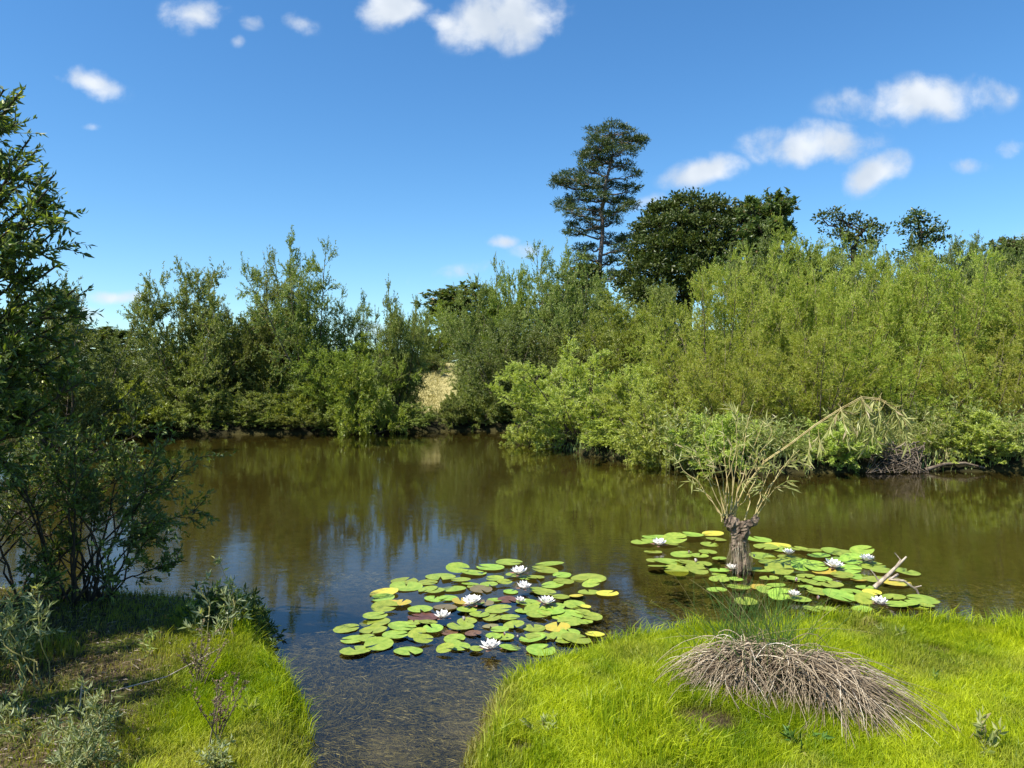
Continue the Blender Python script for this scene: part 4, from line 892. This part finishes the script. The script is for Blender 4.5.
c2 = """70,489,64;110,472,70;165,485,66;148,493,50;215,470,68;100,517,50;98,546,34;115,563,56;150,548,80;190,525,66;170,572,66;232,580,64;240,530,50;210,550,60;270,494,50;280,462,56,y;290,480,50;265,520,50;300,540,40;250,555,50;300,575,50;300,600,56;292,635,54;300,585,40;360,622,70;380,672,60;415,577,78;350,600,40;420,482,60;440,505,60;475,497,70,y;490,510,60;430,530,70;460,548,70;510,535,60;500,560,60;480,575,70;450,600,50;540,510,50;580,515,64;600,530,60;560,545,50;550,565,60;590,570,60;560,590,50;540,600,60;470,620,50;500,640,60;480,650,60;540,660,60;590,610,60;610,600,50;650,520,70;690,525,80;730,520,60;700,545,60;740,550,60;660,540,60;690,575,60;720,590,80;760,560,70;790,575,60;670,590,60;640,620,60;600,640,60;665,655,90;700,640,60;740,625,50;760,640,50,y;580,690,50;620,690,50;730,688,50;740,665,56;825,655,60;830,677,66;865,579,70;770,600,60;810,600,60,b;835,612,70,y;870,675,56;915,660,80;905,680,50;925,680,40;560,620,40;520,600,40;440,640,50;615,578,60,y;720,600,40,y;420,623,50,y"""
GREEN = 'lily pads of the left patch'; GREEN2 = 'lily pads of the right patch'
ORD = ['first', 'second', 'third', 'fourth', 'fifth', 'sixth', 'seventh', 'eighth', 'ninth', 'tenth', 'eleventh', 'twelfth', 'thirteenth', 'fourteenth', 'fifteenth', 'sixteenth', 'seventeenth', 'eighteenth', 'nineteenth', 'twentieth']
CW = {'g': 'green', 'y': 'yellowing', 'r': 'dark red', 'b': 'bronze'}
NPAD = 0
def patch(txt, ox, oy, sc, pname, group, nrows):
    global NPAD
    L_ = []
    for s_ in txt.split(';'):
        a_ = s_.split(','); L_.append([ox + float(a_[0]) / sc, oy + float(a_[1]) / sc, float(a_[2]) / sc, a_[3] if len(a_) > 3 else 'g'])
    L_.sort(key=lambda v: v[1]); per = math.ceil(len(L_) / nrows); g = np.random.default_rng(int(ox))
    for r_ in range(nrows):
        row = sorted(L_[r_ * per:(r_ + 1) * per], key=lambda v: v[0])
        rn = ['rearmost row'] + ['%s row from the back' % ORD[i] for i in range(1, nrows - 1)] + ['nearest row']
        for i, (px, py, wp, cc) in enumerate(row):
            X, Y = onz(px, py, .01); rad = wp / 2 / F * Y * (1.04 if nrows == 7 else 1.15); big = ''
            ms = PMESH[cc][int(g.choice([0, 0, 1, 1, 2, 3, 4, 4, 5]))]
            o_ = obj('lily_pad', ms); lvl = NPAD % 5
            o_.location = (X, Y, .004 + lvl * .0035); o_.scale = (rad * g.uniform(.95, 1.05), rad * g.uniform(.95, 1.05), rad); o_.rotation_euler = (g.normal() * .05, g.normal() * .05, g.uniform(0, 6.283))
            if cc == 'g' and g.random() < .1: o_.rotation_euler = (.12 + g.random() * .2, g.normal() * .06, g.uniform(-.6, .6)); o_.location.z += .02
            tag(o_, '%s, %s: %s lily pad %s from the left' % (pname, rn[r_], CW[cc], ORD[i]), 'lily pad', group); NPAD += 1
patch(c1, 320, 540, 3.2, 'left patch', GREEN, 7)
patch(c2, 620, 380, 3.012, 'right patch', GREEN2, 6)

def simple_mat(name, c, rough=.5, trans=.25, spec=.3):
    m = bpy.data.materials.new(name); m.use_nodes = True; t = NT(m.node_tree); t.n.clear(); tcn = t.node('ShaderNodeTexCoord'); f = t.noise(tcn.outputs['Object'], 30, 3, .5)
    col = t.mix(f, tuple(v * .85 for v in c), c); p_ = t.node('ShaderNodeBsdfPrincipled'); t.link(col, p_.inputs['Base Color']); p_.inputs['Roughness'].default_value = rough; p_.inputs['Specular IOR Level'].default_value = spec
    tr = t.node('ShaderNodeBsdfTranslucent'); t.link(col, tr.inputs[0]); mx = t.node('ShaderNodeMixShader'); mx.inputs[0].default_value = trans; t.link(p_.outputs[0], mx.inputs[1]); t.link(tr.outputs[0], mx.inputs[2])
    o_ = t.node('ShaderNodeOutputMaterial'); t.link(mx.outputs[0], o_.inputs[0]); return m
M['petal'] = simple_mat('white_petal', (.93, .90, .86), .5, .12); M['petal_pink'] = simple_mat('pink_petal', (.80, .55, .56)); M['stamen'] = simple_mat('stamens', (.85, .60, .08)); M['sepal'] = simple_mat('sepals', (.30, .16, .12))
def petals(name, n_, L, wd, el, off, z0, mat, seed, cup=.25):
    """n_ pointed, cupped petals in one whorl; 3x5 vertex patches"""
    g = np.random.default_rng(seed); cos, lps, b_ = [], [], 0; wv = [.25, .75, 1.0, .8, .12]
    for i in range(n_):
        a = off + i / n_ * 6.283 + g.normal() * .05; e = el + g.normal() * .06; Lx = L * g.uniform(.9, 1.08)
        for k_ in range(5):
            s_ = k_ / 4; ee = e + s_ * cup; rr = Lx * s_ * math.cos(ee) + .004; zz = z0 + Lx * s_ * math.sin(ee)
            for w_ in (-1, 0, 1):
                ww = w_ * wd * .5 * wv[k_]; cos.append((math.cos(a) * rr - math.sin(a) * ww, math.sin(a) * rr + math.cos(a) * ww, zz + abs(w_) * wd * .12 * wv[k_]))
        for k_ in range(4):
            for w_ in range(2):
                v = b_ + k_ * 3 + w_; lps += [v, v + 1, v + 4, v + 3]
        b_ += 15
    return raw_mesh(name, np.array(cos), lps, np.arange(0, len(lps), 4), None, True, M[mat])
FL = {'outer': petals('outer_petals', 9, .062, .026, .28, 0, .012, 'petal', 1), 'mid': petals('middle_petals', 8, .055, .022, .62, .3, .014, 'petal', 2), 'inner': petals('inner_petals', 7, .044, .017, 1.0, .1, .016, 'petal', 3, .1),
      'sepal': petals('sepals', 4, .060, .026, .06, .4, .008, 'sepal', 4, .1), 'stamen': petals('stamens', 22, .020, .003, 1.05, 0, .016, 'stamen', 5, .1),
      'bud': petals('petals', 6, .045, .026, 1.22, 0, .010, 'petal', 6, .22), 'budsep': petals('sepals', 4, .046, .028, 1.12, .2, .006, 'sepal', 7, .3)}
def flower(px, py, wp, label, group, kind='open'):
    X, Y = onz(px, py, .04); s_ = wp / F * Y / .100
    r = empty('water_lily', (X, Y, .02), px * 1.3, (s_, s_, s_)); tag(r, label, 'flower', group)
    if kind == 'open':
        for k_, nm in (('sepal', 'sepals'), ('outer', 'outer_petals'), ('mid', 'middle_petals'), ('inner', 'inner_petals'), ('stamen', 'stamens')): obj(nm, FL[k_], r)
    else:
        obj('petals', FL['bud'], r); obj('sepals', FL['budsep'], r)
    r.rotation_euler[0] = .12 * math.sin(px); r.rotation_euler[1] = .12 * math.cos(py)
G1 = 'white water lilies of the left patch'; G2 = 'white water lilies of the right patch'
for (zx, zy, wz, lb, kd) in [(637, 97, 48, 'white water lily furthest back in the left patch', 'open'), (650, 142, 42, 'white water lily just below the furthest back one', 'open'), (488, 193, 56, 'open white water lily in the middle of the left patch', 'open'),
        (393, 237, 48, 'white water lily leftmost in the left patch', 'open'), (722, 193, 52, 'white water lily on the right side of the left patch', 'open'), (548, 338, 62, 'largest white water lily at the near edge of the left patch', 'open'),
        (462, 243, 30, 'small half open white lily right of the leftmost flower', 'bud'), (632, 296, 18, 'tiny white lily bud near the front of the left patch', 'bud'), (640, 183, 30, 'pinkish low lily left of the right hand flower', 'open'), (590, 290, 24, 'small lily bud behind the largest flower', 'bud')]:
    flower(320 + zx / 3.2, 540 + zy / 3.2 + 3, wz / 3.2, lb, G1, kd)
for (zx, zy, wz, lb, kd) in [(118, 490, 40, 'white water lily at the far left of the right patch', 'open'), (230, 540, 26, 'small white lily left of the stump', 'bud'), (336, 562, 34, 'white water lily at the foot of the stump', 'open'), (508, 517, 34, 'white water lily behind, right of the stump', 'open'),
        (645, 558, 50, 'wide open white water lily in the middle of the right patch', 'open'), (745, 538, 42, 'white water lily right of the widest flower', 'open'), (532, 597, 26, 'small white lily between the stump and the widest flower', 'bud'), (524, 641, 34, 'white water lily near the rushes in the right patch', 'open'),
        (598, 650, 24, 'small dark based lily bud beside the driftwood', 'bud'), (782, 668, 48, 'white water lily nearest the grass in the right patch', 'open'), (405, 523, 16, 'tiny white bud just right of the stump', 'bud'), (208, 512, 18, 'tiny white bud left of the stump', 'bud')]:
    flower(620 + zx / 3.012, 380 + zy / 3.012 + 2, wz / 3.012, lb, G2, kd)

# ------------------------------------------------------------------ marsh plants on the right bank (low herbs and reeds)
def herb_proto(seed, hh, n_, L, ratio, mat, bend=.2, side=0, wood='stem_green'):
    pl = Plant(seed); g = pl.rng
    for k_ in range(n_):
        a = g.uniform(0, 6.283); rr = hh * .45 * math.sqrt(g.random()); p0 = (math.cos(a) * rr, math.sin(a) * rr, -.05)
        q_, e_, ra = pl.branch(p0, (math.cos(a) * bend + g.normal() * .15, math.sin(a) * bend + g.normal() * .15, 1), hh * g.uniform(.6, 1.05), .006, 7, 0, .06, droop=.12); pl.lines.append((q_, ra)); pl.leaves_on(q_, e_ + np.array([0, 0, -.1]), 30, L, .9, .1)
    return pl
proto('herb0', herb_proto(801, 1.2, 75, .13, .2, 'herb'), 'stem_green', 'herb', .20); proto('herb1', herb_proto(802, 1.2, 75, .11, .2, 'herb'), 'stem_green', 'herb', .28); proto('reed0', herb_proto(803, 1.3, 60, .24, .2, 'reed', .35), 'shoot', 'reed', .07)
for k_ in ('herb0', 'herb1', 'reed0'): DIM[k_] = half_width(PROTO[k_][1])
HG = 'marsh plants fringing the right bank'
hrow = [('herb1', 655, 16.6, 428, 70, 'leafy marsh clump left of the stump shoots, at the water edge'), ('herb1', 690, 15.4, 405, 75, 'pale leafy clump behind the left stump shoots'), ('reed0', 745, 15.3, 412, 80, 'pale reedy clump directly behind the stump shoots'),
        ('herb0', 770, 15.1, 415, 75, 'green marsh clump right behind the stump shoots'), ('herb1', 812, 15.2, 432, 75, 'green marsh clump below the arching shoot'), ('herb1', 855, 15.4, 408, 70, 'pale leafy clump under the drooping tip of the arching shoot'),
        ('herb0', 898, 15.7, 418, 75, 'marsh clump beside the exposed bank roots'), ('herb1', 940, 15.9, 396, 80, 'broad marsh clump right of the exposed bank roots'), ('herb0', 990, 15.6, 412, 80, 'bluish green marsh clump near the right edge'),
        ('herb1', 1030, 15.4, 405, 80, 'marsh clump at the right edge of the photo'), ('herb0', 1075, 15.2, 405, 80, 'marsh clump out past the right edge'), ('herb0', 612, 18.2, 425, 60, 'low marsh clump under the light green bush')]
for i, (k_, px, D, top, wp, lb) in enumerate(hrow):
    r = plant(k_, px, D, top, wp, 'marsh_plant', lb, 'plant', HG, rz=i * 1.7)
# exposed roots and a fallen log on the right bank
thin_poles('fallen_log', 'pale fallen log at the foot of the right bank', [[A(925, 470, 14.9), A(945, 464, 15.0), A(965, 463, 15.0), A(985, 468, 14.9)]], 'bark', .04, 'log')
_g = np.random.default_rng(77)
thin_poles('dead_roots', 'tangle of brown roots hanging from the right bank', [[A(_g.uniform(868, 925), _g.uniform(440, 458), 15.0 + _g.uniform(-.2, .3)), A(_g.uniform(870, 930), _g.uniform(452, 468), 14.9 + _g.uniform(-.2, .3)), A(_g.uniform(865, 930), 473, 14.7 + _g.uniform(-.2, .2))] for i in range(60)], 'bark', .011, 'roots')
